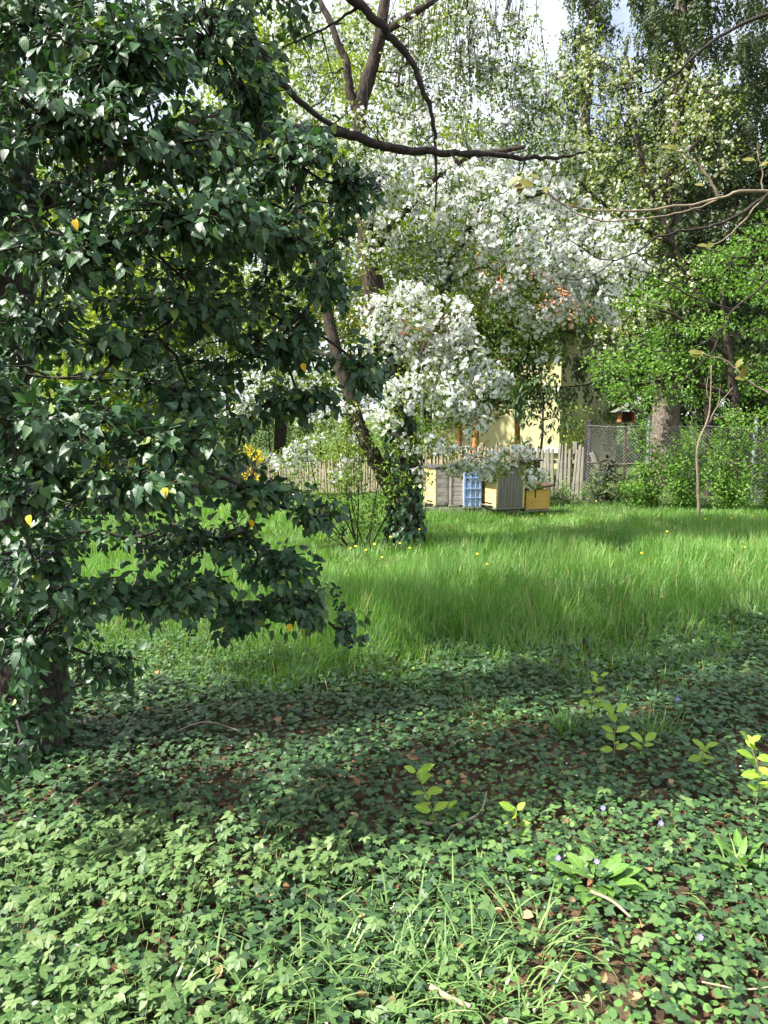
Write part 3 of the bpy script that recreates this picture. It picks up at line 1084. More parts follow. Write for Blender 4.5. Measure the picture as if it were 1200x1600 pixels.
# wire netting fence
wa = P(917, 700, 14.0)
wb = P(1290, 700, 12.6)
wbase = np.array([wa[0], wa[1], float(gz(wa[0], wa[1]))])
wire = thing('wire_fence', wbase, 'chain link wire fence on posts along the right edge', 'fence')
dv = (wb - wa)[:2]
WL = float(np.linalg.norm(dv))
wire.rotation_euler = (0, 0, math.atan2(dv[1], dv[0]))
WH = 1.38
wire['_base'] = [0, 0, 0]
A_, B_ = [], []
sp_ = 0.062
for i in range(int(-WH / sp_), int(WL / sp_) + 1):
    for s_ in (1, -1):
        xa = i * sp_
        xb = xa + WH
        za, zb = 0.02, WH
        if xb <= 0 or xa >= WL:
            continue
        if xa < 0:
            za += -xa
            xa = 0
        if xb > WL:
            zb -= xb - WL
            xb = WL
        if s_ > 0:
            A_.append((xa, -0.003, za)); B_.append((xb, -0.003, zb))
        else:
            A_.append((WL - xa, 0.003, za)); B_.append((WL - xb, 0.003, zb))
A_, B_ = np.array(A_), np.array(B_)
build('netting', [tubes(np.stack([A_, B_], 1), np.full((len(A_), 2), 0.0016), 3)], 'metal', wire, kind='stuff')
for zw, mt in ((WH + 0.005, 'metal'), (0.72, 'rust'), (0.05, 'metal')):
    n = 24
    xw = np.linspace(0, WL, n)
    pw = np.stack([xw, np.full(n, -0.012), zw - 0.03 * np.sin(xw / 0.95 * math.pi) ** 2], 1)
    build('tension_wire', [tubes(pw[None], np.full((1, n), 0.005 if mt == 'rust' else 0.0035), 4)], mt, wire)
tp = box('corner_post', (0.11, 0.11, 1.55), (0, 0.06, 0.70), 'tar', wire, (0, 0.02, 0), 0.01)
box('brace', (0.09, 0.05, 1.05), (0.30, -0.05, 0.42), 'wood_grey', wire, (0, -0.42, 0), 0.008)
for k, xp in enumerate((1.05, 2.75, 4.3)):
    bm = bmesh.new()
    bmesh.ops.create_cone(bm, cap_ends=True, segments=10, radius1=0.034, radius2=0.034, depth=1.75)
    o = bm_obj('post', bm, 'metal_green', wire, True)
    o.location = (xp, 0.045, 0.66)
del wire['_base']

# bird house on a pole behind the fence
pb_ = P(978, 665, 15.8)
bh = thing('bird_feeder', (pb_[0], pb_[1], float(gz(pb_[0], pb_[1]))), 'small brown wooden bird feeder with pale roof behind the wire fence', 'bird feeder')
zb = pb_[2]
bh.scale = (.85, .85, 1)
box('pole', (0.06, 0.06, zb - 0.05), (0, 0, (zb - 0.05) / 2), 'wood_brown', bh)
box('floor', (0.40, 0.32, 0.03), (0, 0, zb - 0.03), 'wood_brown', bh)
box('wall', (0.03, 0.28, 0.20), (-0.16, 0, zb + 0.087), 'bark_orange', bh)
box('wall', (0.03, 0.28, 0.20), (0.16, 0, zb + 0.087), 'bark_orange', bh)
box('back', (0.286, 0.03, 0.20), (0, 0.12, zb + 0.087), 'wood_brown', bh)
box('roof_board', (0.36, 0.44, 0.025), (-0.15, 0, zb + 0.245), 'wood_grey', bh, (0, -0.38, 0))
box('roof_board', (0.36, 0.44, 0.025), (0.155, 0, zb + 0.243), 'wood_grey', bh, (0, 0.38, 0))


# ================================================================== beehives
def place(px, D):
    p = P(px, 700, D)
    return np.array([p[0], p[1], float(gz(p[0], p[1]))])


def hive(base_px, D, yaw, w, d, z0, z1, front_m, side_m, label, lid='flat', lid_m='felt', boards=4, vertical=False, tilt=0.0):
    b0 = place(base_px, D)
    t_ = thing('beehive', b0, label, 'beehive', 'beehives under the blossom tree')
    t_.rotation_euler = (tilt * 0.3, tilt, yaw)
    H = z1 - z0
    box('body', (w - 0.03, d - 0.03, H - 0.01), (0, 0, z0 + H / 2), 'wood_brown', t_, bev=0)
    rg = np.random.default_rng(int(base_px))
    # boards of the left face (local -x) and of the camera face (local -y)
    hb_ = H / boards
    for k in range(boards):
        box('board', (0.018, d - 0.004, hb_ - 0.006), (-w / 2 - 0.002 + rg.uniform(-0.002, 0.002), 0, z0 + hb_ * (k + 0.5)), front_m, t_, (0, rg.normal(0, 0.008), 0), 0.003)
    if vertical:
        nb = 4
        wb_ = (w - 0.02) / nb
        for k in range(nb):
            box('board', (wb_ - 0.005, 0.018, H - 0.004), (-w / 2 + 0.012 + wb_ * (k + 0.5), -d / 2 - 0.004 + rg.uniform(-0.003, 0.003), z0 + H / 2), side_m, t_, (0, rg.normal(0, 0.006), 0), 0.003)
    else:
        for k in range(boards):
            box('board', (w - 0.03, 0.018, hb_ - 0.006), (0.004, -d / 2 - 0.002 + rg.uniform(-0.003, 0.003), z0 + hb_ * (k + 0.5)), side_m, t_, (0, rg.normal(0, 0.008), 0), 0.003)
    for (cx, cy) in ((-w / 2 - 0.004, -d / 2 - 0.004), (w / 2, -d / 2 - 0.004), (-w / 2 - 0.004, d / 2)):
        box('corner_strip', (0.032, 0.032, H + 0.006), (cx, cy, z0 + H / 2), front_m, t_, bev=0.004)
    box('entrance_slot', (0.012, d * 0.55, 0.022), (-w / 2 - 0.010, 0, z0 + 0.05), 'dark', t_, bev=0)  # solid strip; the shade inside the opening is put into its colour
    box('landing_board', (0.07, d * 0.7, 0.014), (-w / 2 - 0.05, 0, z0 + 0.02), 'wood_grey', t_, (0, 0.15, 0), 0.002)
    box('floor_board', (w + 0.06, d + 0.05, 0.03), (0, 0, z0 - 0.018), 'wood_grey', t_)
    if lid == 'flat':
        box('lid', (w + 0.07, d + 0.08, 0.045), (0, 0, z1 + 0.024), lid_m, t_, (rg.normal(0, 0.02), rg.normal(0, 0.03), 0), 0.008)
    elif lid == 'gambrel':
        bm = bmesh.new()
        prof = [(-w / 2 - 0.12, z1 - 0.20), (-w / 2 - 0.02, z1 + 0.02), (0, z1 + 0.07), (w / 2 + 0.06, z1 + 0.035)]
        th = 0.03
        pts = prof + [(x_ , z_ - th) for x_, z_ in reversed(prof)]
        f0 = [bm.verts.new((x_, -d / 2 - 0.05, z_)) for x_, z_ in pts]
        f1 = [bm.verts.new((x_, d / 2 + 0.05, z_)) for x_, z_ in pts]
        n = len(pts)
        for i in range(n):
            j = (i + 1) % n
            bm.faces.new([f0[i], f0[j], f1[j], f1[i]])
        for i in range(len(prof) - 1):
            bm.faces.new([f0[i], f0[n - 1 - i], f0[n - 2 - i], f0[i + 1]])
            bm.faces.new([f1[i], f1[i + 1], f1[n - 2 - i], f1[n - 1 - i]])
        bmesh.ops.recalc_face_normals(bm, faces=bm.faces)
        bm_obj('lid', bm, lid_m, t_)
    return t_


HD = 12.4
hive(684, HD + 0.2, R(24), 0.26, 0.38, 0.16, 0.74, 'paint_pale_yellow', 'paint_white', 'beehive with pale yellow front and chipped white side nearest the trunk')
hive(712, HD + 0.14, R(4), 0.20, 0.36, 0.16, 0.75, 'wood_beige', 'wood_beige', 'bare beige wooden beehive left of the blue one')
hv = hive(736, HD + 0.05, R(4), 0.25, 0.38, 0.16, 0.79, 'paint_blue', 'paint_blue', 'sky blue beehive with crossed battens', boards=5)
for k, (dx, dz_, lx, lz) in enumerate(((-0.03, 0.47, 0.014, 0.62), (0.05, 0.47, 0.014, 0.62), (0.01, 0.30, 0.23, 0.014), (0.01, 0.45, 0.23, 0.014), (0.01, 0.62, 0.23, 0.014))):
    box('batten', (lx, 0.012, lz), (dx, -0.208 - 0.003 * (k > 1), dz_), 'paint_blue', hv, bev=0.002)
hive(785, HD - 0.1, R(24), 0.50, 0.46, 0.17, 0.80, 'paint_pale_yellow', 'wood_grey', 'largest beehive, yellow front, grey plank side and curved felt lid', 'gambrel', boards=6, vertical=True, tilt=0.015)
e0 = hive(834, HD + 0.1, R(20), 0.40, 0.30, 0.10, 0.42, 'paint_yellow', 'paint_yellow', 'low bright yellow box hive with sloping board lid', None, boards=1, tilt=0.0)
box('lid', (0.52, 0.44, 0.035), (0.0, 0, 0.47), 'wood_brown', e0, (0.06, -0.10, 0.03), 0.006)
box('batten', (0.014, 0.012, 0.13), (-0.05, -0.172, 0.35), 'wood_brown', e0, bev=0.002)
f0_ = place(822, HD + 0.9)
cr = thing('wooden_crate', f0_, 'dark brown wooden box behind the low yellow hive', 'box')
cr.rotation_euler = (0, 0, R(16))
for k in range(4):
    box('plank', (0.36, 0.02, 0.145), (0, -0.16, 0.28 + 0.15 * k), 'wood_brown', cr, (0, 0.01 * (k - 1), 0))
for sx in (-1, 1):
    box('side', (0.02, 0.33, 0.60), (sx * 0.19, 0.01, 0.505), 'wood_brown', cr)
box('lid', (0.46, 0.42, 0.03), (0, 0, 0.826), 'felt', cr)
for sx in (-1, 1):
    box('leg', (0.06, 0.30, 0.24), (sx * 0.14, 0, 0.09), 'wood_brown', cr)
r0_ = place(720, HD + 0.1)
st = thing('hive_stand', r0_, 'weathered timber rails carrying the row of beehives', 'stand')
st.rotation_euler = (0, 0, R(-7))
for yy in (-0.16, 0.14):
    box('rail', (1.75, 0.09, 0.07), (0.08, yy, 0.085), 'wood_grey', st)
for xx_ in (-0.7, -0.1, 0.45, 0.85):
    box('block', (0.12, 0.42, 0.12), (xx_, 0, -0.012), 'wood_brown', st)


# ================================================================== the ivy covered tree on the left
rng = np.random.default_rng(77)
ib = np.array([-1.78, 3.55, 0.0])
ivy = thing('ivy_tree', ib, 'old tree smothered in dark glossy ivy filling the left side', 'tree')
sk = Skel(rng)
trunk = sk.limb([ib + [0, 0, -0.1], ib + [0.03, 0.02, 0.7], ib + [-0.02, 0.0, 1.6], ib + [0.05, 0.05, 2.6], ib + [-0.05, 0.15, 4.0], ib + [0.0, 0.3, 5.6]], 0.24, 0.10, 14, 0.01, 0.05, 40)
build('trunk', sk.chunks, 'bark_dark', ivy, True)
sk.chunks = []
# boughs: (px, py, distance, half width px, half height px, half depth m, shoots)
LOBES = [
    (50, 45, 2.95, 150, 75, .35, 30), (190, 95, 2.75, 140, 62, .32, 30), (330, 60, 3.25, 95, 95, .35, 26), (395, 165, 3.35, 70, 62, .3, 16),
    (100, 190, 2.65, 125, 62, .3, 26), (250, 225, 2.75, 130, 55, .3, 26), (455, 245, 3.15, 80, 45, .28, 15), (540, 300, 3.25, 55, 55, .25, 11),
    (300, 350, 2.65, 140, 50, .3, 26), (420, 370, 3.1, 110, 50, .28, 18), (130, 400, 2.65, 120, 60, .3, 24), (20, 330, 2.9, 60, 60, .3, 10),
    (500, 440, 3.3, 50, 50, .25, 9), (300, 480, 3.0, 140, 45, .3, 22), (60, 510, 2.9, 90, 50, .3, 16), (190, 540, 2.8, 100, 35, .3, 14),
    (430, 540, 3.3, 90, 40, .28, 14), (565, 575, 3.25, 50, 35, .2, 9), (470, 625, 3.3, 80, 35, .25, 13), (300, 620, 3.1, 70, 32, .28, 9),
    (110, 660, 2.65, 120, 62, .3, 26), (280, 690, 2.75, 115, 45, .3, 20), (50, 760, 2.55, 80, 62, .3, 17), (210, 765, 2.6, 120, 42, .3, 20),
    (390, 770, 2.95, 85, 32, .22, 13), (490, 805, 3.05, 50, 22, .18, 7), (330, 850, 3.05, 95, 40, .28, 15), (50, 880, 2.55, 70, 55, .3, 14),
    (140, 930, 2.65, 75, 42, .28, 12), (270, 930, 2.8, 115, 42, .3, 20), (430, 890, 3.05, 85, 35, .25, 14), (480, 945, 3.1, 65, 38, .22, 13),
    (380, 965, 3.0, 80, 28, .22, 11), (540, 985, 3.1, 22, 25, .12, 3), (60, 1000, 2.8, 90, 60, .3, 17), (170, 1040, 2.95, 55, 40, .25, 9),
    (40, 1110, 2.95, 75, 50, .28, 14), (20, 1185, 2.5, 50, 22, .18, 6), (-60, 600, 2.6, 80, 200, .4, 30), (-60, 950, 2.7, 70, 150, .4, 22), (-90, 200, 2.8, 80, 200, .4, 30),
    (290, 420, 3.25, 130, 50, .25, 7), (410, 455, 3.3, 100, 45, .25, 5), (200, 480, 3.2, 100, 40, .25, 5), (360, 570, 3.3, 110, 42, .25, 5), (240, 600, 3.3, 90, 35, .25, 4), (470, 500, 3.4, 60, 45, .2, 4), (390, 655, 3.3, 80, 35, .22, 4),
    (450, 330, 3.35, 90, 50, .22, 4), (520, 380, 3.35, 45, 45, .2, 2), (150, 310, 3.2, 110, 40, .25, 4), (360, 300, 3.3, 80, 40, .22, 4), (90, 590, 3.2, 90, 35, .25, 4), (200, 840, 3.3, 90, 30, .22, 3), (90, 830, 3.2, 80, 35, .22, 3), (360, 720, 3.3, 60, 25, .2, 2),
    # behind, seen through the gaps
    (130, 300, 3.7, 120, 60, .3, 12), (250, 580, 3.9, 110, 50, .3, 12), (80, 820, 3.6, 80, 60, .3, 12), (230, 850, 3.7, 100, 40, .3, 10), (360, 260, 3.8, 100, 60, .3, 12),
]
E, Cc, Wt = [], [], []
for (px, py, D, hw, hh, hd, ns) in LOBES:
    c = P(px, py, D)
    k = D / F
    br = sk.reach(c, 0.006, 0.045, sag=0.04, up=0.3, wob=0.03)
    ns = int(ns * 1.9)
    off = in_ball(rng, ns, 0.25) * np.array([hw * k, hd, hh * k]) * rng.uniform(0.85, 1.2)
    e_ = c + off
    E.append(e_)
    a_ = c + off * rng.uniform(0.0, 0.45, (ns, 1)) * [1, 1, 0.6]
    Cc.append(a_)
    Wt.append(np.full(ns, 1.0))
# the high crown above the frame
for _ in range(46):
    d = in_ball(rng, 1, 0.3)[0] * np.array([1.75, 1.7, 1.15])
    c = ib + np.array([0.05, 0.75, 4.75]) + d
    sk.reach(c, 0.008, 0.06, up=0.5, wob=0.03)
    ns = 26
    off = in_ball(rng, ns, 0.3) * np.array([0.42, 0.42, 0.3])
    E.append(c + off)
    Cc.append(c + off * 0.3)
    Wt.append(np.full(ns, 0.0))
for _ in range(16):  # unseen boughs left of the frame, added to block sun on the carpet
    c = np.array([-2.35, 4.0, 2.2]) + in_ball(rng, 1, 0.2)[0] * np.array([0.5, 0.55, 0.95])
    sk.reach(c, 0.008, 0.05, up=0.5, wob=0.03)
    ns = 20
    off = in_ball(rng, ns, 0.3) * np.array([0.32, 0.35, 0.26])
    E.append(c + off)
    Cc.append(c + off * 0.3)
    Wt.append(np.full(ns, 0.0))
for _ in range(46):  # extra crown boughs out of view, added to throw shade on the meadow
    d = in_ball(rng, 1, 0.1)[0] * np.array([1.3, 1.05, 0.5])
    c = np.array([-2.85, 4.85, 4.6]) + d
    sk.reach(c, 0.008, 0.06, up=0.5, wob=0.03)
    ns = 24
    off = in_ball(rng, ns, 0.3) * np.array([0.42, 0.42, 0.28])
    E.append(c + off)
    Cc.append(c + off * 0.3)
    Wt.append(np.full(ns, 0.0))
E, Cc, Wt = np.concatenate(E), np.concatenate(Cc), np.concatenate(Wt)
E[:, 2] = np.maximum(E[:, 2], 0.10)
sk.chunks.append(twigs(Cc, E, 0.0045, 0.0025, 4, 0.02))
build('branches', sk.chunks, 'twig_dark', ivy, True)
# leaves: a loose ruff round the end of every shoot
nl = np.where(Wt > 0, rng.integers(13, 22, len(E)), rng.integers(7, 11, len(E)))
idx = np.repeat(np.arange(len(E)), nl)
n = len(idx)
d = unit(E - Cc)[idx]
back = rng.uniform(0, 0.15, n)
az = rng.uniform(0, 6.28, n)
ax = unit(np.cross(d, [0.1, 0.2, 1.0]))
ay = np.cross(ax, d)
rad = ax * np.cos(az)[:, None] + ay * np.sin(az)[:, None]
pet = rng.uniform(0.015, 0.060, n)
node = E[idx] - d * back[:, None]
outd = unit(rad * 0.8 + d * 0.7 + np.array([0, 0, 0.15]))
pos = node + outd * pet[:, None]
nt2 = 1300
tz = rng.uniform(0.02, 3.2, nt2)
ta = rng.uniform(-math.pi, 0.35, nt2)
tr_ = np.stack([np.cos(ta), np.sin(ta), 0 * ta], 1)
tp_ = ib + tr_ * (0.25 - 0.02 * tz + rng.uniform(0, .07, nt2))[:, None] + np.stack([0 * tz, 0 * tz, tz], 1)
pos = np.vstack([pos, tp_])
node = np.vstack([node, tp_ - tr_ * .05])
outd = np.vstack([outd, tr_])
idx = np.concatenate([idx, np.zeros(nt2, int)])
n = len(pos)
towards = unit(np.array([-0.25, -0.75, 0.85]))
yv = outd * 0.75 + np.array([0, 0, -0.60]) + rng.normal(0, 0.36, (n, 3))
zv = outd * 0.45 + towards * 0.75 + rng.normal(0, 0.45, (n, 3))
Rm = frames(yv, zv)
size = (0.019 + 0.042 * rng.beta(1.8, 2.2, n)) * np.where(Wt[idx] > 0, 1, 1.5)
tint = np.clip(rng.beta(1.6, 2.0, n) * 0.93, 0, 0.92)
tint[rng.uniform(0, 1, n) < 0.03] = 1.0
which = rng.integers(0, 3, n)
good = pos[:, 2] > 0.02
# the leaves that show largest become parts of their own
ux, uy, ud = proj(pos)
cell = (np.floor(ux / 15).astype(int), np.floor(uy / 15).astype(int))
inside = good & (ux > 0) & (ux < 620) & (uy > 0) & (uy < 1220)
best = {}
for i in np.nonzero(inside)[0]:
    key = (cell[0][i], cell[1][i])
    if key not in best or ud[i] < ud[best[key]]:
        best[key] = i
facing = np.abs(np.einsum('ij,ij->i', Rm[:, :, 2], unit(pos - np.array([0, 0, CAM_H]))))
cand = np.array(list(best.values()))
cand = cand[np.argsort(-(size / ud * (0.35 + facing))[cand])][:290]
single = np.zeros(n, bool)
single[cand] = True
high = good & (Wt[idx] == 0)
rest = good & ~single & ~high
build('foliage', [inst(T_IVY[k], pos[rest & (which == k)], Rm[rest & (which == k)], size[rest & (which == k)], tint[rest & (which == k)]) for k in range(3)] + [inst(T_RHOMB, pos[high], Rm[high], size[high], tint[high])], 'ivy', ivy, True, 'stuff')
LM = {}
for k in range(3):
    for q in range(4):
        o = build('leaf', [inst(T_IVY[k], np.zeros((1, 3)), np.eye(3)[None], np.ones(1), np.array([0.2 + 0.2 * q]))], 'ivy', None, True)
        LM[(k, q)] = o.data
        bpy.data.objects.remove(o)
for i in cand:
    instance_obj('leaf', LM[(int(which[i]), int(rng.integers(0, 4)))], pos[i], Rm[i], size[i], ivy)
# yellowed leaves
oy = build('yellow_leaf', [inst(T_IVY[0], np.zeros((1, 3)), np.eye(3)[None], np.ones(1), np.array([0.6]))], 'ivy_yellow', None, True)
ym_ = oy.data
bpy.data.objects.remove(oy)
for (px, py, D) in ((45, 815, 2.28), (473, 578, 3.05), (393, 822, 2.75), (117, 353, 2.4), (452, 985, 2.9), (258, 772, 2.35)):
    o = instance_obj('yellow_leaf', ym_, P(px, py - 10, D), frames(np.array([[0.1, -0.2, -1.0]]) + rng.normal(0, .2, (1, 3)), np.array([[-0.3, -1, 0.3]]))[0], 0.034, ivy)
# petioles of the nearest shoots
q = inside & (ud < 2.9) & (rng.uniform(0, 1, n) < .35)
st_ = twigs(node[q], pos[q].copy(), 0.0013, 0.001)
build('leaf_stalks', [st_], 'stem', ivy, False, 'stuff')
# berry clusters
V, Fs = [], []
bmb = bmesh.new()
for k in range(16):
    v = unit(rng.normal(0, 1, 3)) * 0.020
    r_ = bmesh.ops.create_icosphere(bmb, subdivisions=1, radius=0.0052)
    bmesh.ops.translate(bmb, verts=r_['verts'], vec=v)
oc = bm_obj('berry_cluster', bmb, 'berry', None, True)
bme = oc.data
bpy.data.objects.remove(oc)
for (px, py, D) in ((40, 765, 2.4), (165, 775, 2.4), (110, 790, 2.4), (365, 805, 2.75), (310, 865, 2.75), (538, 830, 2.95), (505, 800, 2.9), (525, 925, 2.95), (530, 945, 2.95), (545, 1005, 3.0), (225, 855, 2.5), (190, 720, 2.4),
                    (300, 985, 2.6), (70, 870, 2.35), (10, 880, 2.35), (415, 855, 2.85), (590, 290, 3.1), (612, 585, 3.15), (240, 160, 2.5), (55, 60, 2.6), (350, 1000, 2.8)):
    c = P(px, py, D)
    instance_obj('berry_cluster', bme, c, np.array(Matrix.Rotation(rng.uniform(0, 6), 3, 'Z')), rng.uniform(0.8, 1.2), ivy)
# bare limbs of the tree reaching out to the right in front of the blossom
sk2 = Skel(rng)
b2 = sk2.limb([ib + [0.1, 0.2, 2.55], P(300, 190, 4.2), P(480, 205, 4.6), P(560, 215, 4.7), P(640, 238, 4.8), P(720, 238, 4.9), P(800, 246, 5.0), P(860, 246, 5.1), P(915, 237, 5.2)], 0.040, 0.007, 8, 0.010, 0.09, 60)
sk2.limb([ib + [0.1, 0.2, 3.1], P(330, 20, 4.2), P(430, 118, 4.5), P(485, 172, 4.6), P(548, 213, 4.68)], 0.030, 0.012, 7, 0.004, 0.04, 36)
sk2.limb([ib + [0.0, 0.2, 4.3], P(440, -130, 4.6), P(555, 0, 4.7), P(605, 48, 4.75), P(640, 95, 4.8), P(662, 145, 4.82), P(676, 195, 4.85), P(681, 245, 4.9), P(683, 330, 4.95)], 0.034, 0.004, 8, 0.009, 0.09, 60)
sk2.limb([P(562, 8, 4.72), P(510, 42, 4.7), P(440, 75, 4.7)], 0.010, 0.004, 5, 0.004)
for (a_, c_) in (((600, 222), (575, 180)), ((700, 238), (735, 275)), ((655, 130), (690, 120)), ((640, 95), (615, 120)), ((820, 246), (850, 215)), ((500, 207), (540, 260)), ((678, 210), (650, 240))):
    sk2.limb([P(*a_, 4.85), (P(*a_, 4.85) + P(*c_, 4.8)) / 2 + [0, 0, 0.01], P(*c_, 4.8)], 0.005, 0.002, 4, 0.003, reg=False)
for _ in range(34):
    i_ = rng.integers(20, len(sk2.p))
    if proj(sk2.p[i_])[0] < 470:
        continue
    a_ = sk2.p[i_]
    d_ = np.array([rng.normal(.3, .6), rng.normal(0, .4), rng.normal(.1, .7)])
    d_ = unit(d_) * rng.uniform(.06, .32)
    sk2.limb([a_, a_ + d_ * .5 + rng.normal(0, .02, 3), a_ + d_], 0.0045, 0.0015, 4, 0.004, n=7, reg=False)
build('bare_limbs', sk2.chunks, 'twig_dark', ivy, True)


# ================================================================== leafy trees
def leaf_cloud(rng, centres, radii, per, size, tpl, flat=0.75, droop=0.3, upn=0.9, spread=0.8):
    """leaves on short twigs inside every clump; returns leaf chunk and twig chunk"""
    n = len(centres)
    per = np.broadcast_to(per, n)
    idx = np.repeat(np.arange(n), per)
    N = len(idx)
    off = in_ball(rng, N, 0.2) * radii[idx][:, None] * np.array([1, 1, flat])
    pos = centres[idx] + off
    Rm = rand_frames(rng, N, unit(off) * 0.5, droop, upn, spread)
    tint = np.clip(rng.normal(0.5, 0.25, N), 0, 1)
    return inst(tpl, pos, Rm, rng.uniform(size[0], size[1], N), tint), pos, off


def crown_clumps(rng, c, r, n, shell=0.45):
    return c + in_ball(rng, n, shell) * r


def leafy_tree(name, base, limbs, clumps, rad, per, size, leaf, bark, label, cat='tree', group=None, tpl=T_RHOMB, seed=1, droop=0.3, tw=5, trunk_r=None, parts=('trunk', 'crown'), rmax=0.06, flat=0.75):
    """limbs: list of (points, r0, r1); clumps: (n,3) centres; rad: (n,) radii"""
    rng = np.random.default_rng(seed)
    t_ = thing(name, base, label, cat, group)
    sk = Skel(rng)
    for (pts, r0, r1) in limbs:
        sk.limb(pts, r0, r1, 9, 0.01, 0.05)
    clumps = np.asarray(clumps, float)
    rad = np.broadcast_to(rad, len(clumps)).astype(float)
    order = np.argsort(np.linalg.norm(clumps - sk.p[0], axis=1))
    for i in order:
        sk.reach(clumps[i], 0.004, rmax, up=0.5, wob=0.03)
    ch, pos, off = leaf_cloud(rng, clumps, rad, per, size, tpl, flat, droop)
    nt_ = tw * len(clumps)
    k = rng.integers(0, len(pos), nt_)
    sk.chunks.append(twigs(pos[k] - off[k], pos[k].copy(), 0.004, 0.002, 3))
    build(parts[0], sk.chunks, bark, t_, True)
    build(parts[1], [ch], leaf, t_, False, 'stuff')
    return t_


# ---------------------------------------------------------------- the blossom tree in the middle
rng = np.random.default_rng(101)
bb = G(632, 856)
BD = bb[1]
blo = thing('blossom_tree', bb, 'white blossoming fruit tree with ivy clad forked trunk in the middle', 'tree')
sk = Skel(rng)
sk.limb([bb + [0, 0, -0.1], P(634, 800, BD), P(632, 720, BD), P(622, 650, BD), P(600, 520, BD + .05), P(580, 430, BD + .1), P(568, 300, BD + .15), P(563, 180, BD + .2), P(585, 90, BD + .2), P(602, 0, BD + .2), P(615, -120, BD + .2)], 0.19, 0.045, 14, 0.012, 0.06, 60)
sk.limb([P(628, 790, BD), P(600, 740, BD), P(572, 690, BD - .05), P(540, 600, BD), P(515, 500, BD + .1), P(500, 420, BD + .1), P(470, 330, BD + .2), P(455, 200, BD + .3)], 0.11, 0.03, 11, 0.012, 0.06, 40)
sk.limb([P(564, 190, BD + .2), P(548, 140, BD + .2), P(535, 80, BD + .2), P(500, 0, BD + .3)], 0.06, 0.03, 9, 0.012, 0.06, 20)
sk.limb([P(618, 630, BD), P(660, 560, BD + .1), P(690, 470, BD + .3), P(720, 380, BD + .3), P(770, 320, BD + .2), P(850, 300, BD)], 0.085, 0.03, 9, 0.012, 0.05, 30)
sk.limb([P(575, 400, BD + .1), P(640, 320, BD), P(720, 250, BD - .2), P(820, 230, BD - .3)], 0.06, 0.025, 8, 0.012, 0.05, 24)
sk.limb([P(590, 60, BD + .2), P(660, 10, BD), P(720, -20, BD), P(800, -10, BD)], 0.05, 0.02, 8, 0.012, 0.05, 24)
build('trunk', sk.chunks, 'bark', blo, True)
sk.chunks = []
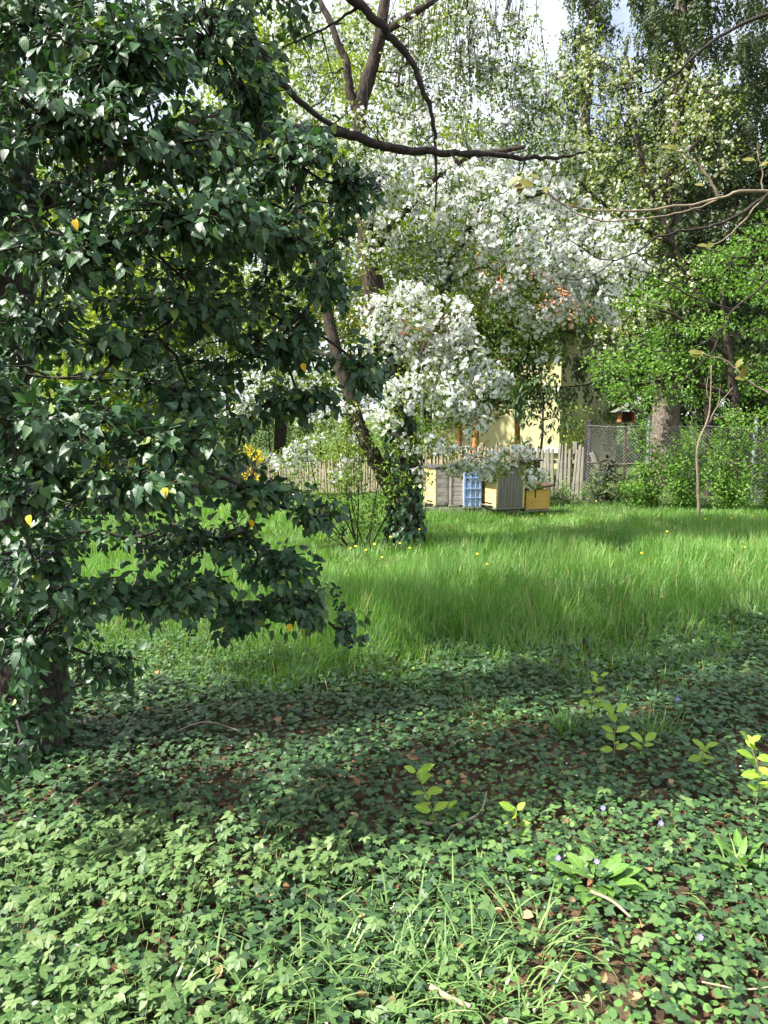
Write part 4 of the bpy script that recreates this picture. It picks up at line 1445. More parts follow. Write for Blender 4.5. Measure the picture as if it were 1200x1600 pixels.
# (px, py, dD, r px, sprays, sparse?)
BL = [(775, 425, -.2, 40, 24, 0), (815, 455, -.2, 42, 30, 0), (850, 490, -.2, 36, 24, 0), (780, 480, 0, 32, 9, 1), (570, 330, -.35, 34, 22, 1), (592, 275, -.35, 34, 24, 0), (560, 245, -.3, 34, 20, 1), (600, 355, -.35, 32, 18, 0), (585, 400, -.3, 30, 12, 1), (545, 200, -.2, 34, 16, 1),
      (700, 345, -.2, 40, 26, 0), (660, 330, -.3, 38, 22, 0), (690, 400, 0, 40, 18, 1), (720, 430, 0, 36, 18, 1), (640, 380, 0, 36, 16, 1), (610, 250, 0, 45, 38, 0), (660, 215, .1, 50, 45, 0), (700, 280, -.3, 55, 60, 0), (750, 250, .2, 50, 50, 0), (760, 310, -.4, 50, 62, 0), (820, 280, 0, 50, 55, 0),
      (800, 350, -.5, 55, 75, 0), (850, 400, -.5, 55, 78, 0), (870, 330, 0, 50, 60, 0), (920, 380, -.2, 52, 70, 0), (930, 440, -.4, 48, 62, 0), (970, 420, -.1, 40, 48, 0), (985, 370, .2, 35, 30, 0),
      (880, 460, -.3, 42, 45, 0), (940, 490, -.2, 30, 24, 0), (740, 380, -.2, 38, 30, 0), (620, 310, .2, 35, 20, 0), (880, 250, .3, 45, 30, 1), (800, 200, .4, 45, 30, 1),
      (600, 490, -.4, 42, 48, 0), (650, 480, -.5, 42, 48, 0), (700, 500, -.5, 42, 58, 0), (720, 550, -.5, 42, 60, 0), (640, 540, -.3, 42, 35, 0), (590, 545, -.1, 38, 30, 0), (755, 590, -.5, 36, 48, 0),
      (630, 615, -.6, 32, 48, 0), (705, 625, -.5, 40, 50, 0), (735, 655, -.4, 30, 26, 0), (660, 585, -.5, 28, 16, 0), (785, 600, -.3, 20, 12, 0), (575, 600, .1, 30, 14, 0),
      (600, 655, -.5, 22, 15, 0), (550, 650, -.1, 26, 12, 0), (690, 700, -.2, 24, 12, 0), (750, 715, -.3, 28, 16, 0), (715, 730, -.2, 20, 9, 0), (805, 715, -.1, 30, 14, 0), (835, 745, -.1, 18, 7, 0), (770, 730, -.2, 22, 9, 0),
      (655, 745, -.3, 18, 7, 0), (640, 700, -.4, 22, 7, 0), (545, 715, .1, 18, 5, 0), (530, 750, 0, 14, 4, 0), (800, 540, 0, 20, 6, 0), (840, 500, 0, 35, 14, 0), (860, 555, 0, 20, 5, 0),
      (450, 720, 1.5, 28, 18, 0), (475, 700, 1.5, 24, 15, 0), (540, 690, .3, 26, 7, 0), (500, 655, .2, 36, 16, 1), (560, 620, .2, 30, 14, 1),
      (500, 120, .5, 60, 46, 1), (470, 40, .6, 60, 46, 1), (560, 40, .5, 45, 30, 1), (480, 200, .5, 45, 28, 1), (620, 120, .4, 45, 30, 1), (650, 60, .4, 50, 30, 1), (690, 150, .4, 45, 34, 1), (630, 190, .3, 45, 34, 1),
      (720, 40, .3, 45, 26, 1), (790, 60, .3, 45, 24, 1), (800, 130, .3, 45, 26, 1), (750, 110, .4, 40, 20, 1), (840, 170, .2, 40, 24, 1), (700, 0, .3, 50, 24, 1), (590, 380, .3, 40, 24, 1), (540, 300, .4, 50, 30, 1),
      (520, 400, .4, 45, 26, 1), (660, 400, .4, 50, 26, 1), (700, 440, .5, 50, 26, 1), (640, 440, .4, 40, 22, 1), (560, 480, .4, 40, 22, 1), (480, 300, .5, 45, 26, 1), (430, 560, .8, 60, 30, 1), (480, 600, .6, 45, 22, 1), (380, 620, 1, 50, 22, 1)]
sp_pos, sp_kind, sp_c = [], [], []
for (px, py, dD, r, ns, kind) in BL:
    c = P(px, py, BD + dD)
    sk.reach(c, 0.004, 0.03, sag=0.03, up=0.35, wob=0.04)
    ns = int(ns * (1.02 if kind == 0 else 1.5))
    off = in_ball(rng, ns, 0.15) * r * BD / F * np.array([1, 0.9, 0.85])
    sp_pos.append(c + off)
    sp_c.append(np.repeat(c[None], ns, 0))
    sp_kind.append(np.full(ns, kind))
# weeping thin twigs with a few leaves at the top
for _ in range(70):
    a = P(rng.uniform(600, 850), rng.uniform(-140, 60), BD + rng.uniform(-.3, .6))
    L_ = rng.uniform(0.8, 2.2)
    pts = [a, a + [rng.normal(0, .12), rng.normal(0, .1), -L_ * .5], a + [rng.normal(0, .2), rng.normal(0, .2), -L_]]
    c = sk.limb(pts, 0.006, 0.002, 3, 0.008, reg=False, n=8)
    m_ = rng.integers(2, 6)
    k = rng.integers(2, 8, m_)
    sp_pos.append(c[k] + rng.normal(0, 0.04, (m_, 3)))
    sp_c.append(c[k])
    sp_kind.append(np.ones(m_, int))
sp_pos, sp_c, sp_kind = np.concatenate(sp_pos), np.concatenate(sp_c), np.concatenate(sp_kind)
half = rng.uniform(0, 1, len(sp_pos)) < 0.6
sk.chunks.append(twigs((sp_c + (sp_pos - sp_c) * rng.uniform(.1, .6, (len(sp_c), 1)) + rng.normal(0, .05, sp_c.shape))[half], sp_pos[half].copy(), 0.003, 0.0015, 3))
build('branches', sk.chunks, 'twig_dark', blo, True)
n = len(sp_pos)
out_ = unit(sp_pos - sp_c + [0, 0, 0.05]) + np.array([-0.2, -0.35, 0.35])
zv = unit(out_ + rng.normal(0, 0.3, (n, 3)))
xv = unit(np.cross(zv, rng.normal(0, 1, (n, 3))))
Rm = np.stack([xv, np.cross(zv, xv), zv], -1)
size = rng.uniform(0.85, 1.35, n)
tint = rng.uniform(0, 1, n)
w = rng.integers(0, 6, n)
ux, uy, ud = proj(sp_pos)
best = {}
for i in np.nonzero((sp_kind == 0) & (uy > 0))[0]:
    key = (int(ux[i] // 14), int(uy[i] // 14))
    if key not in best or ud[i] < ud[best[key]]:
        best[key] = i
cand = np.array(list(best.values()))
cand = cand[np.argsort(-(size / ud)[cand])][:290]
single = np.zeros(n, bool)
single[cand] = True
ch = []
for k in range(6):
    q = (sp_kind == 0) & ~single & (w == k)
    ch.append(inst(T_BLOSSOM[k], sp_pos[q], Rm[q], size[q], tint[q]))
for k in range(4):
    q = (sp_kind == 1) & (w % 4 == k)
    ch.append(inst(T_BLOSSOM_SPARSE[k], sp_pos[q], Rm[q], size[q] * 1.05, tint[q]))
build('blossom', ch, ['petal', 'spring'], blo, False, 'stuff')
BMs = []
for k in range(6):
    o = build('blossom_cluster', [inst(T_BLOSSOM[k], np.zeros((1, 3)), np.eye(3)[None], np.ones(1), np.array([0.3 + 0.1 * k]))], ['petal', 'spring'], None)
    BMs.append(o.data)
    bpy.data.objects.remove(o)
for i in cand:
    instance_obj('blossom_cluster', BMs[int(w[i])], sp_pos[i], Rm[i], size[i], blo)
# young leaves between the flowers
cs = np.array([P(px, py, BD + dD + .1) for (px, py, dD, r, ns, kd) in BL])
rs = np.array([r * BD / F for (px, py, dD, r, ns, kd) in BL])
lc_, _, _ = leaf_cloud(rng, cs, rs * 1.35, 190, (0.03, 0.055), T_RHOMB)
build('leaves', [lc_], 'spring2', blo, False, 'stuff')
# ivy climbing the trunk foot
n = 1500
tt = rng.uniform(0, 1, n) ** 1.3
ang_ = rng.uniform(0, 6.28, n)
py_ = 850 - tt * 330
cx_ = np.interp(py_, [500, 650, 720, 800, 860], [596, 622, 632, 634, 633])
ctr = np.array([P(a, c, BD) for a, c in zip(cx_, py_)])
rad = np.stack([np.cos(ang_), np.sin(ang_), np.zeros(n)], 1)
pos = ctr + rad * (0.20 - 0.08 * tt + rng.uniform(0, 0.06, n))[:, None]
Rm = frames(rad * 0.3 + [0, 0, -1] + rng.normal(0, 0.3, (n, 3)), rad + rng.normal(0, 0.3, (n, 3)) + [0, 0, .3])
build('climbing_ivy', [inst(T_IVY[0], pos, Rm, rng.uniform(0.05, 0.085, n), np.clip(rng.normal(.35, .2, n), 0, .92))], 'ivy', blo, True, 'stuff')

# ---------------------------------------------------------------- shrub of thin stems at the trunk foot
def stem_shrub(name, base, tips, r, leaf, bark, label, per=26, rad=0.16, size=(0.03, 0.055), seed=1, tpl=T_RHOMB, group=None, cat='shrub', lo=0.25):
    rng = np.random.default_rng(seed)
    t_ = thing(name, base, label, cat, group)
    ch, cl = [], []
    for tip in tips:
        tip = np.asarray(tip, float)
        a = base + np.array([rng.normal(0, 0.07), rng.normal(0, 0.07), -0.03])
        mid = (a + tip) / 2 + rng.normal(0, 0.07, 3)
        c = catmull([a, mid, tip], 12)
        ch.append(tubes(c[None], np.linspace(r, r * 0.3, 12)[None], 5))
        k0 = int(12 * lo)
        for k in range(k0, 12, 1):
            cl.append(c[k] + rng.normal(0, 0.05, 3))
    cl = np.array(cl)
    lc, pos, off = leaf_cloud(rng, cl, np.full(len(cl), rad), per, size, tpl)
    k = rng.integers(0, len(pos), len(cl) * 3)
    ch.append(twigs(pos[k] - off[k], pos[k].copy(), 0.003, 0.0015, 3))
    build('stems', ch, bark, t_, True)
    build('foliage', [lc], leaf, t_, False, 'stuff')
    return t_


sb = G(560, 860)
stem_shrub('twiggy_shrub', sb, [P(440, 735, sb[1] + .2), P(480, 700, sb[1] + .1), P(520, 660, sb[1]), P(560, 640, sb[1]), P(600, 690, sb[1] - .1), P(500, 760, sb[1] - .2), P(545, 745, sb[1]), P(585, 770, sb[1] + .2), P(460, 790, sb[1] + .1), P(620, 730, sb[1] - .3), P(575, 690, sb[1])],
           0.011, 'spring', 'twig_dark', 'light green shrub of thin stems at the foot of the blossom tree', 34, 0.19, (0.03, 0.055), 9, lo=0.35)

# ---------------------------------------------------------------- pale blossom tree behind on the right
rng = np.random.default_rng(55)
pbase = G(1108, 792)
PD = 14.6
pbase = np.array([P(1110, 700, PD)[0], PD, float(gz(P(1110, 700, PD)[0], PD))])
pale = thing('blossom_tree', pbase, 'pale cream blossoming tree with fresh leaves in front of the spruces', 'tree')
sk = Skel(rng)
sk.limb([pbase + [0, 0, -.1], P(1108, 640, PD), P(1112, 560, PD), P(1095, 470, PD), P(1050, 380, PD), P(1010, 280, PD), P(990, 180, PD), P(980, 90, PD)], 0.085, 0.025, 10, 0.012, 0.06, 40)
sk.limb([P(1050, 380, PD), P(960, 330, PD - .2), P(900, 280, PD - .3)], 0.06, 0.02, 8, 0.012, 0.05)
sk.limb([P(1020, 300, PD), P(1090, 220, PD), P(1120, 150, PD)], 0.05, 0.02, 8, 0.012, 0.05)
PC = [(900, 150), (940, 110), (990, 130), (1040, 120), (1090, 150), (870, 210), (920, 200), (970, 190), (1030, 180), (1080, 200), (1120, 180), (890, 260), (950, 250), (1010, 240), (1060, 250), (1110, 250), (930, 310), (990, 300), (1040, 300),
      (960, 360), (1010, 360), (1000, 410), (1050, 420), (1030, 470), (980, 470), (900, 70), (860, 120), (1020, 500), (960, 520)]
cs = np.array([P(a + rng.normal(0, 8), c + rng.normal(0, 8), PD + rng.uniform(-.7, .7)) for a, c in PC])
for c in cs:
    sk.reach(c, 0.004, 0.03, up=0.4, wob=0.04)
build('trunk', sk.chunks, 'bark', pale, True)
idx = np.repeat(np.arange(len(cs)), 26)
off = in_ball(rng, len(idx), 0.2) * 0.48 * np.array([1, 1, .75])
n = len(idx)
zv = unit(unit(off) + [-.2, -.3, .4] + rng.normal(0, .3, (n, 3)))
xv = unit(np.cross(zv, rng.normal(0, 1, (n, 3))))
Rm = np.stack([xv, np.cross(zv, xv), zv], -1)
w = rng.integers(0, 4, n)
ch = [inst(T_BLOSSOM_SPARSE[k], (cs[idx] + off)[w == k], Rm[w == k], rng.uniform(0.9, 1.4, int((w == k).sum())), rng.uniform(0, 1, int((w == k).sum()))) for k in range(4)]
build('blossom', ch, ['petal2', 'spring2'], pale, False, 'stuff')
lc_, _, _ = leaf_cloud(rng, cs, np.full(len(cs), .6), 85, (0.045, 0.075), T_RHOMB)
build('leaves', [lc_], 'spring2', pale, False, 'stuff')

# ---------------------------------------------------------------- spruces
def spruce(name, base, H, rmax, zlow, tr, label, seed, twig=(0.35, 0.85), step=0.30, dens=15.0, bark='bark_spruce', leaf='needle'):
    rng = np.random.default_rng(seed)
    t_ = thing(name, base, label, 'tree', None)
    n = 40
    zz = np.linspace(-0.1, H, n)
    c = np.stack([base[0] + 0.03 * np.sin(zz), base[1] + 0.03 * np.cos(zz * 1.3), base[2] + zz], 1)
    build('trunk', [tubes(c[None], (tr * (1 - zz / H * 0.93))[None], 14, .5, 0, 0.04, rng)], bark, t_, True)
    Bp, Br, hp, hl = [], [], [], []
    z = zlow
    while z < H - 0.3:
        L = rmax * (1 - z / H) ** 0.75 * rng.uniform(0.85, 1.1)
        for k in range(6):
            a = rng.uniform(0, 6.28)
            l_ = max(0.3, L * rng.uniform(0.7, 1.1))
            d = np.array([math.cos(a), math.sin(a), 0])
            t = np.linspace(0, 1, 8)
            pz = -0.30 * l_ * np.sin(t * 2.2) * (0.6 + 0.5 * t) + 0.10 * l_ * t ** 3
            o = np.array([base[0], base[1], base[2] + z + rng.uniform(-.15, .15)])
            q = o + d * (t * l_)[:, None] + np.stack([0 * t, 0 * t, pz], 1) + rng.normal(0, .02, (8, 3))
            Bp.append(q)
            Br.append(np.linspace(0.03, 0.006, 8) * (0.5 + 0.5 * l_ / rmax))
            m_ = int(l_ * dens) + 3
            s_ = rng.uniform(0.05, 1, m_) ** 0.75 * 6.99
            i = s_.astype(int)
            f = (s_ - i)[:, None]
            hp.append(q[i] * (1 - f) + q[i + 1] * f + rng.normal(0, 0.07, (m_, 3)) * [1, 1, .3])
            hl.append(rng.uniform(*twig, m_) * (0.55 + 0.45 * l_ / rmax))
        z += step * (0.8 + 0.4 * rng.uniform())
    build('branches', [tubes(np.array(Bp), np.array(Br), 4)], 'bark_dark', t_, True, 'stuff')
    hp, hl = np.concatenate(hp), np.concatenate(hl)
    n = len(hp)
    a = rng.uniform(0, 6.28, n)
    zv = unit(np.stack([rng.normal(0, .13, n), rng.normal(0, .13, n), np.ones(n)], 1))
    xv = unit(np.cross(np.stack([np.cos(a), np.sin(a), 0 * a], 1), zv))
    Rm = np.stack([xv, np.cross(zv, xv), zv], -1)
    w = rng.integers(0, 5, n)
    tint = np.clip(rng.normal(.45, .25, n), 0, 1)
    build('needles', [inst(T_HANG[k], hp[w == k], Rm[w == k], hl[w == k], tint[w == k]) for k in range(5)], leaf, t_, False, 'stuff')
    return t_


def on_ground(px, D):
    p = P(px, 700, D)
    return np.array([p[0], p[1], float(gz(p[0], p[1]))])


spruce('spruce_tree', on_ground(1036, 17.0), 14.0, 3.5, 3.0, 0.31, 'spruce with thick grey trunk behind the wire fence and drooping twigs', 1)
spruce('spruce_tree', on_ground(1190, 18.5), 15.0, 3.6, 2.2, 0.36, 'dark spruce at the right edge hung with long drooping twigs', 2)
spruce('spruce_tree', on_ground(900, 27.0), 19.0, 3.4, 3.0, 0.34, 'distant spruce rising behind the house roof', 3, (0.5, 1.1), 0.45, 9.0)

# dark conifers with orange stems before the house
for k, (px, D, h, lab) in enumerate(((716, 18.2, 5.4, 'conifer with straight orange stem nearest the blossom trunk'), (741, 17.6, 5.2, 'conifer with orange stem above the blue beehive'),
                                     (806, 17.8, 5.6, 'conifer with orange stem in front of the house corner'))):
    b0 = on_ground(px, D)
    rg = np.random.default_rng(200 + k)
    cl = b0 + np.array([(.15, .25, -.15)[k], 0, 3.35]) + in_ball(rg, 58, .2) * np.array([1.15, .7, 2.1])
    leafy_tree('conifer', b0, [([b0 + [0, 0, -.1], b0 + [.03, 0, 1.2], b0 + [-.02, 0, 2.6], b0 + [.04, 0, h]], 0.085, 0.03)], cl, 0.44, 190, (0.05, 0.11), 'pine', 'bark_orange', lab, seed=210 + k, droop=0.9, tw=4)
# laurel with hanging dark leaves against the bright wall
b0 = on_ground(846, 16.6)
rg = np.random.default_rng(220)
cl = np.array([P(a, c, 16.4 + rg.uniform(-.3, .3)) for a, c in ((835, 560), (850, 590), (865, 610), (840, 625), (875, 640), (850, 655), (820, 600), (860, 675), (825, 650), (885, 660), (815, 690), (805, 640), (805, 610), (830, 705))])
leafy_tree('laurel', b0, [([b0, b0 + [0, 0, .8], P(848, 620, 16.5), P(838, 540, 16.5)], 0.035, 0.012)], cl, 0.26, 36, (0.11, 0.18), 'laurel', 'bark_dark', 'dark laurel with long hanging leaves against the bright house wall', 'shrub', tpl=T_LONG, seed=221, droop=1.1, tw=2)

# ---------------------------------------------------------------- bright maple on the right
rg = np.random.default_rng(61)
b0 = on_ground(1150, 13.7)
cl = []
for (a, c) in ((1000, 480), (1040, 460), (1080, 470), (1120, 450), (1160, 440), (1195, 460), (1010, 520), (1055, 520), (1100, 510), (1145, 500), (1190, 520), (1000, 560), (1035, 560), (1080, 560), (1130, 560), (1180, 570), (1050, 600), (1090, 610), (1150, 610), (1195, 610),
               (960, 580), (930, 560), (985, 600), (1140, 400), (1180, 390), (1210, 420), (1230, 500), (1240, 580), (1110, 405), (1210, 350), (1020, 615), (1170, 640)):
    cl.append(P(a + rg.normal(0, 8), c + rg.normal(0, 8), 13.7 + rg.uniform(-.9, .5)))
leafy_tree('maple_tree', b0, [([b0 + [0, 0, -.1], P(1148, 640, 13.7), P(1140, 560, 13.7), P(1130, 460, 13.7), P(1150, 390, 13.7)], 0.10, 0.03), ([P(1146, 620, 13.7), P(1060, 590, 13.6), P(990, 600, 13.5), P(930, 570, 13.5)], 0.05, 0.012), ([P(1140, 560, 13.7), P(1070, 500, 13.5), P(1010, 480, 13.5)], 0.045, 0.012)],
           cl, 0.46, 230, (0.045, 0.085), 'maple', 'bark', 'bright green young maple spreading above the wire fence', seed=62, tw=6, flat=0.5)

# ---------------------------------------------------------------- shrubs along the fences
stem_shrub('leafy_shrub', on_ground(1015, 13.0), [P(1008, 672, 13.0), P(1020, 690, 13.0), P(1030, 720, 12.9), P(1000, 730, 13.0), P(1040, 745, 12.9), P(985, 755, 12.8)], 0.012, 'maple', 'twig_dark', 'narrow light green shrub in front of the wire fence pole', 42, 0.15, (0.04, 0.07), 301, lo=0.1)
stem_shrub('leafy_shrub', on_ground(1072, 12.7), [P(1060, 690, 12.7), P(1085, 675, 12.7), P(1100, 700, 12.6), P(1050, 720, 12.7), P(1110, 735, 12.6), P(1045, 755, 12.6)], 0.012, 'maple', 'twig_dark', 'leafy shrub directly behind the bare forked sapling', 42, 0.17, (0.035, 0.065), 302, lo=0.1)
stem_shrub('leafy_shrub', on_ground(1150, 12.4), [P(1130, 660, 12.4), P(1160, 650, 12.4), P(1180, 680, 12.3), P(1120, 700, 12.4), P(1195, 720, 12.3), P(1140, 640, 12.5), P(1110, 740, 12.3), P(1170, 740, 12.2)], 0.014, 'maple', 'twig_dark', 'large green shrub at the right edge before the wire fence', 44, 0.19, (0.035, 0.065), 303, lo=0.1)
stem_shrub('leafy_shrub', on_ground(1225, 12.6), [P(1210, 640, 12.6), P(1230, 660, 12.6), P(1250, 700, 12.6), P(1200, 690, 12.5), P(1260, 650, 12.6), P(1205, 740, 12.5)], 0.014, 'maple', 'twig_dark', 'green shrub cut off by the right picture edge', 44, 0.19, (0.035, 0.065), 304, lo=0.1)
stem_shrub('leafy_shrub', on_ground(898, 16.2), [P(885, 650, 16.2), P(900, 630, 16.2), P(915, 650, 16.2), P(880, 680, 16.1), P(910, 690, 16.1), P(895, 665, 16.2)], 0.012, 'spring2', 'twig_dark', 'yellow green shrub behind the black fence post', 26, 0.17, (0.035, 0.065), 305, lo=0.1)
spruce('young_conifer', on_ground(950, 13.4), 1.05, 0.42, 0.1, 0.02, 'small dark conifer at the foot of the wire fence', 306, (0.10, 0.2), 0.09, 26.0)
rg = np.random.default_rng(307)
for k, (px, D, lab) in enumerate(((880, 13.6, 'low bramble heap in front of the grey picket fence'), (985, 13.2, 'low brush with dry stalks beside the small dark conifer'))):
    b0 = on_ground(px, D)
    tips = [b0 + np.array([rg.uniform(-.6, .6), rg.uniform(-.3, .3), rg.uniform(.15, .42)]) for _ in range(12)]
    stem_shrub('bramble', b0, tips, 0.006, 'shrub', 'branch_dry', lab, 9, 0.12, (0.03, 0.055), 308 + k, lo=0.2)

# bare forked sapling
sb = G(1092, 814)
sap = thing('sapling', sb, 'thin bare forked sapling standing in the grass', 'tree')
SD = sb[1]
sk = Skel(np.random.default_rng(5))
sk.limb([sb + [0, 0, -.05], P(1091, 760, SD), P(1090, 700, SD), P(1106, 655, SD), P(1110, 625, SD), P(1112, 570, SD)], 0.026, 0.008, 8, 0.003, .03)
sk.limb([P(1108, 660, SD), P(1118, 640, SD), P(1145, 605, SD)], 0.012, 0.005, 6, 0.003)
sk.limb([P(1110, 630, SD), P(1104, 610, SD), P(1106, 590, SD)], 0.009, 0.004, 6, 0.003)
sk.limb([P(1090, 705, SD), P(1085, 690, SD), P(1078, 660, SD)], 0.007, 0.003, 5, 0.003)
sk.limb([P(1120, 640, SD), P(1124, 622, SD), P(1126, 600, SD)], 0.006, 0.003, 5, 0.003)
sk.limb([P(1107, 655, SD), P(1135, 650, SD), P(1160, 640, SD)], 0.006, 0.003, 5, 0.003)
build('trunk', sk.chunks, 'twig', sap, True)

# ---------------------------------------------------------------- trees and shrubs beyond the garden
BG = [(0.6, 31, 17.5, 4.0, 'spring2', 'tall yellow green tree behind the middle of the blossom crown'),
      (5.6, 33, 15.0, 3.8, 'spring', 'light green tree rising behind the house roof'),
      (-3.2, 23.5, 13.5, 2.8, 'spring2', 'slender yellow green tree behind the slatted fence'),
      (-9.5, 26, 10.5, 3.6, 'spring2', 'tall yellow green tree seen through the ivy at far left'),
      (-5.8, 29, 16.5, 4.0, 'spring', 'tall light green tree behind the left of the blossom crown'),
      (-1.6, 35, 18.5, 4.0, 'spring2', 'pale tree far behind the forked blossom trunk'),
      (-13.5, 31, 12.0, 4.0, 'spring', 'green tree hidden behind the ivy tree at the left edge'),
      (10.5, 30, 13.0, 4.2, 'shrub', 'green tree closing the view behind the spruces'),
      (15.5, 27, 12.0, 4.2, 'shrub', 'green tree behind the right end of the wire fence'),
      (-6.8, 21.5, 6.0, 2.3, 'spring2', 'small yellow green tree beyond the pale slatted fence')]
for k, (x_, y_, h, r, lf, lab) in enumerate(BG):
    rg = np.random.default_rng(400 + k)
    b0 = np.array([x_, y_, float(gz(x_, y_))])
    c = b0 + np.array([0, 0, h * 0.58])
    cl = crown_clumps(rg, c, np.array([r, r, h * 0.45]), 95, .35)
    leafy_tree('broadleaf_tree', b0, [([b0 + [0, 0, -.1], b0 + [.1, 0, h * .3], b0 + [-.1, .1, h * .6], b0 + [0, 0, h * .9]], 0.2, 0.04)], cl, 0.85, 185, (0.12, 0.20), lf, 'bark', lab, group='trees beyond the garden', seed=410 + k, tw=4)
for k, (px, D, h, w_, lf, lab) in enumerate(((392, 19.5, 1.5, .28, 'forsythia', 'yellow forsythia bush left of the pale slatted fence'), (548, 25.0, 6.2, 1.2, 'forsythia', 'tall yellow flowering bush behind the forked trunk'),
                                          (455, 20.8, 1.35, .8, 'petal', 'white flowering bush above the pale slatted fence'), (540, 20.0, 1.6, 1.1, 'spring2', 'yellow green hedge bush behind the slatted fence'),
                                          (310, 21.0, 1.9, 1.3, 'spring', 'green bush glimpsed under the ivy boughs at left'), (180, 20.0, 2.2, 1.3, 'spring2', 'yellow green bush seen through the ivy leaves'),
                                          (60, 19.0, 2.2, 1.3, 'spring', 'light green bush behind the ivy trunk'), (640, 20.5, 2.0, 1.0, 'spring', 'green bush behind the blossom trunk'), (1060, 22.0, 2.3, 1.6, 'shrub', 'dark green bush behind the thick spruce trunk'), (1000, 23.5, 2.4, 1.6, 'shrub', 'green bush behind the bird feeder'),
                                          (1150, 21.0, 2.4, 1.6, 'shrub', 'green bush filling the gap right of the spruce trunk'), (1230, 20.0, 2.4, 1.6, 'shrub', 'green bush far behind the right picture edge'),
                                          (420, 26.0, 2.6, 1.9, 'spring', 'broad green bush far beyond the slatted fence'), (500, 27.0, 2.4, 1.9, 'spring2', 'broad yellow green bush far beyond the slatted fence'), (250, 25.0, 2.8, 2.0, 'spring2', 'broad yellow green bush far behind the ivy boughs'))):
    b0 = on_ground(px, D)
    rg = np.random.default_rng(430 + k)
    zc = h * (0.86 if k == 1 else .5)
    cl = b0 + np.array([0, 0, zc]) + in_ball(rg, 9 if k == 0 else (40 if w_ > 1.5 else 22), .2) * np.array([w_, w_ * .8, h * (.16 if k == 1 else .45)])
    leafy_tree('flowering_bush' if k < 3 else 'bush', b0, [([b0, b0 + [.03, 0, h * .4], b0 + [0, 0, h * .8]], 0.04, 0.015)], cl, 0.20 if k == 0 else 0.34, 60 if k == 0 else 150, (0.05, 0.09), lf, 'bark_dark', lab, 'bush', seed=440 + k, tw=3)

# ---------------------------------------------------------------- the tree beside the camera on the right, its branches hang in
rb = np.array([3.1, 3.6, 0.0])
ovh = thing('overhanging_tree', rb, 'budding tree outside the right edge with thin branches hanging into view', 'tree')
rng = np.random.default_rng(66)
sk = Skel(rng)
sk.limb([rb + [0, 0, -.1], rb + [.03, 0, 1.0], rb + [-.02, 0, 2.2], rb + [.1, .1, 3.6]], 0.09, 0.05, 10, 0.006, .05)
build('trunk', sk.chunks, 'bark_dark', ovh, True)
sk.chunks = []
SD1 = 3.9
def br(pts, r0, r1, D, root=None, wob=0.004, sides=6):
    q = [P(a, c, D) for a, c in pts]
    if root is not None:
        ex = q[0] + (q[0] - q[1]) * 2.2
        q = [np.array(root), ex * .75 + np.array(root) * .25 if D < 3 else ex] + q
    return sk.limb(q, r0, r1, sides, wob, 0.03, n=max(14, 5 * len(q)), reg=False)
br([(1260, 5), (1200, 20), (1120, 60), (1060, 110), (1020, 140), (985, 155)], 0.0158, 0.0024, SD1, rb + [0, 0, 3.3])
br([(1085, 75), (1065, 110), (1040, 150), (1025, 190)], 0.0050, 0.0016, SD1)
br([(1085, 90), (1082, 130), (1083, 135)], 0.0029, 0.0016, SD1)
br([(1200, 306), (1145, 339), (1108, 354), (1064, 361), (1031, 370), (995, 394), (965, 407), (918, 435), (877, 436)], 0.0094, 0.0016, 3.4, rb + [0, 0, 2.5])
br([(965, 407), (930, 400), (900, 380), (880, 370)], 0.0029, 0.0016, 3.4)
br([(995, 394), (1010, 410), (1040, 425), (1062, 420), (1090, 395)], 0.0029, 0.0016, 3.4)
br([(1200, 440), (1148, 484), (1130, 510), (1080, 545), (1020, 548)], 0.0079, 0.0016, 3.4, rb + [0, 0, 2.1])
br([(1148, 484), (1080, 463), (1020, 430), (974, 415)], 0.0050, 0.0016, 3.4)
br([(1130, 510), (1115, 545), (1103, 560), (1083, 580), (1054, 604), (1019, 627), (996, 623), (981, 604)], 0.0043, 0.0016, 3.4)
br([(1200, 352), (1150, 350), (1110, 352)], 0.0043, 0.0016, 3.4, rb + [0, 0, 2.4])
br([(1200, 380), (1160, 402), (1120, 395), (1080, 382)], 0.0036, 0.0016, 3.4, rb + [0, 0, 2.3])
build('dark_branches', sk.chunks, 'twig_dark', ovh, True)
sk.chunks = []
br([(1200, 298), (1125, 310), (1050, 325), (960, 329), (900, 325), (845, 300)], 0.0061, 0.0018, 2.3, rb + [0, -.1, 2.25], 0.002)
br([(1125, 310), (1105, 275), (1080, 248), (1058, 235)], 0.0047, 0.0016, 2.3, None, 0.002)
br([(1122, 311), (1080, 328), (1040, 337), (960, 345), (905, 335), (870, 312), (850, 295)], 0.0030, 0.0016, 2.3, None, 0.002)
br([(1200, 300), (1165, 340), (1130, 375), (1110, 385)], 0.0029, 0.0016, 2.3, None, 0.002)
br([(1230, 640), (1200, 614), (1163, 592), (1141, 567), (1097, 552)], 0.0040, 0.0016, 2.0, rb + [0, -.1, 1.5], 0.002)
br([(1192, 300), (1190, 265), (1183, 235)], 0.0022, 0.0016, 2.3, None, 0.002)
build('pale_twigs', sk.chunks, 'twig', ovh, True)
ol = build('young_leaf', [inst(T_OVAL, np.zeros((1, 3)), np.eye(3)[None], np.ones(1), np.array([.5]))], 'bronze', None, True)
olm = ol.data
bpy.data.objects.remove(ol)
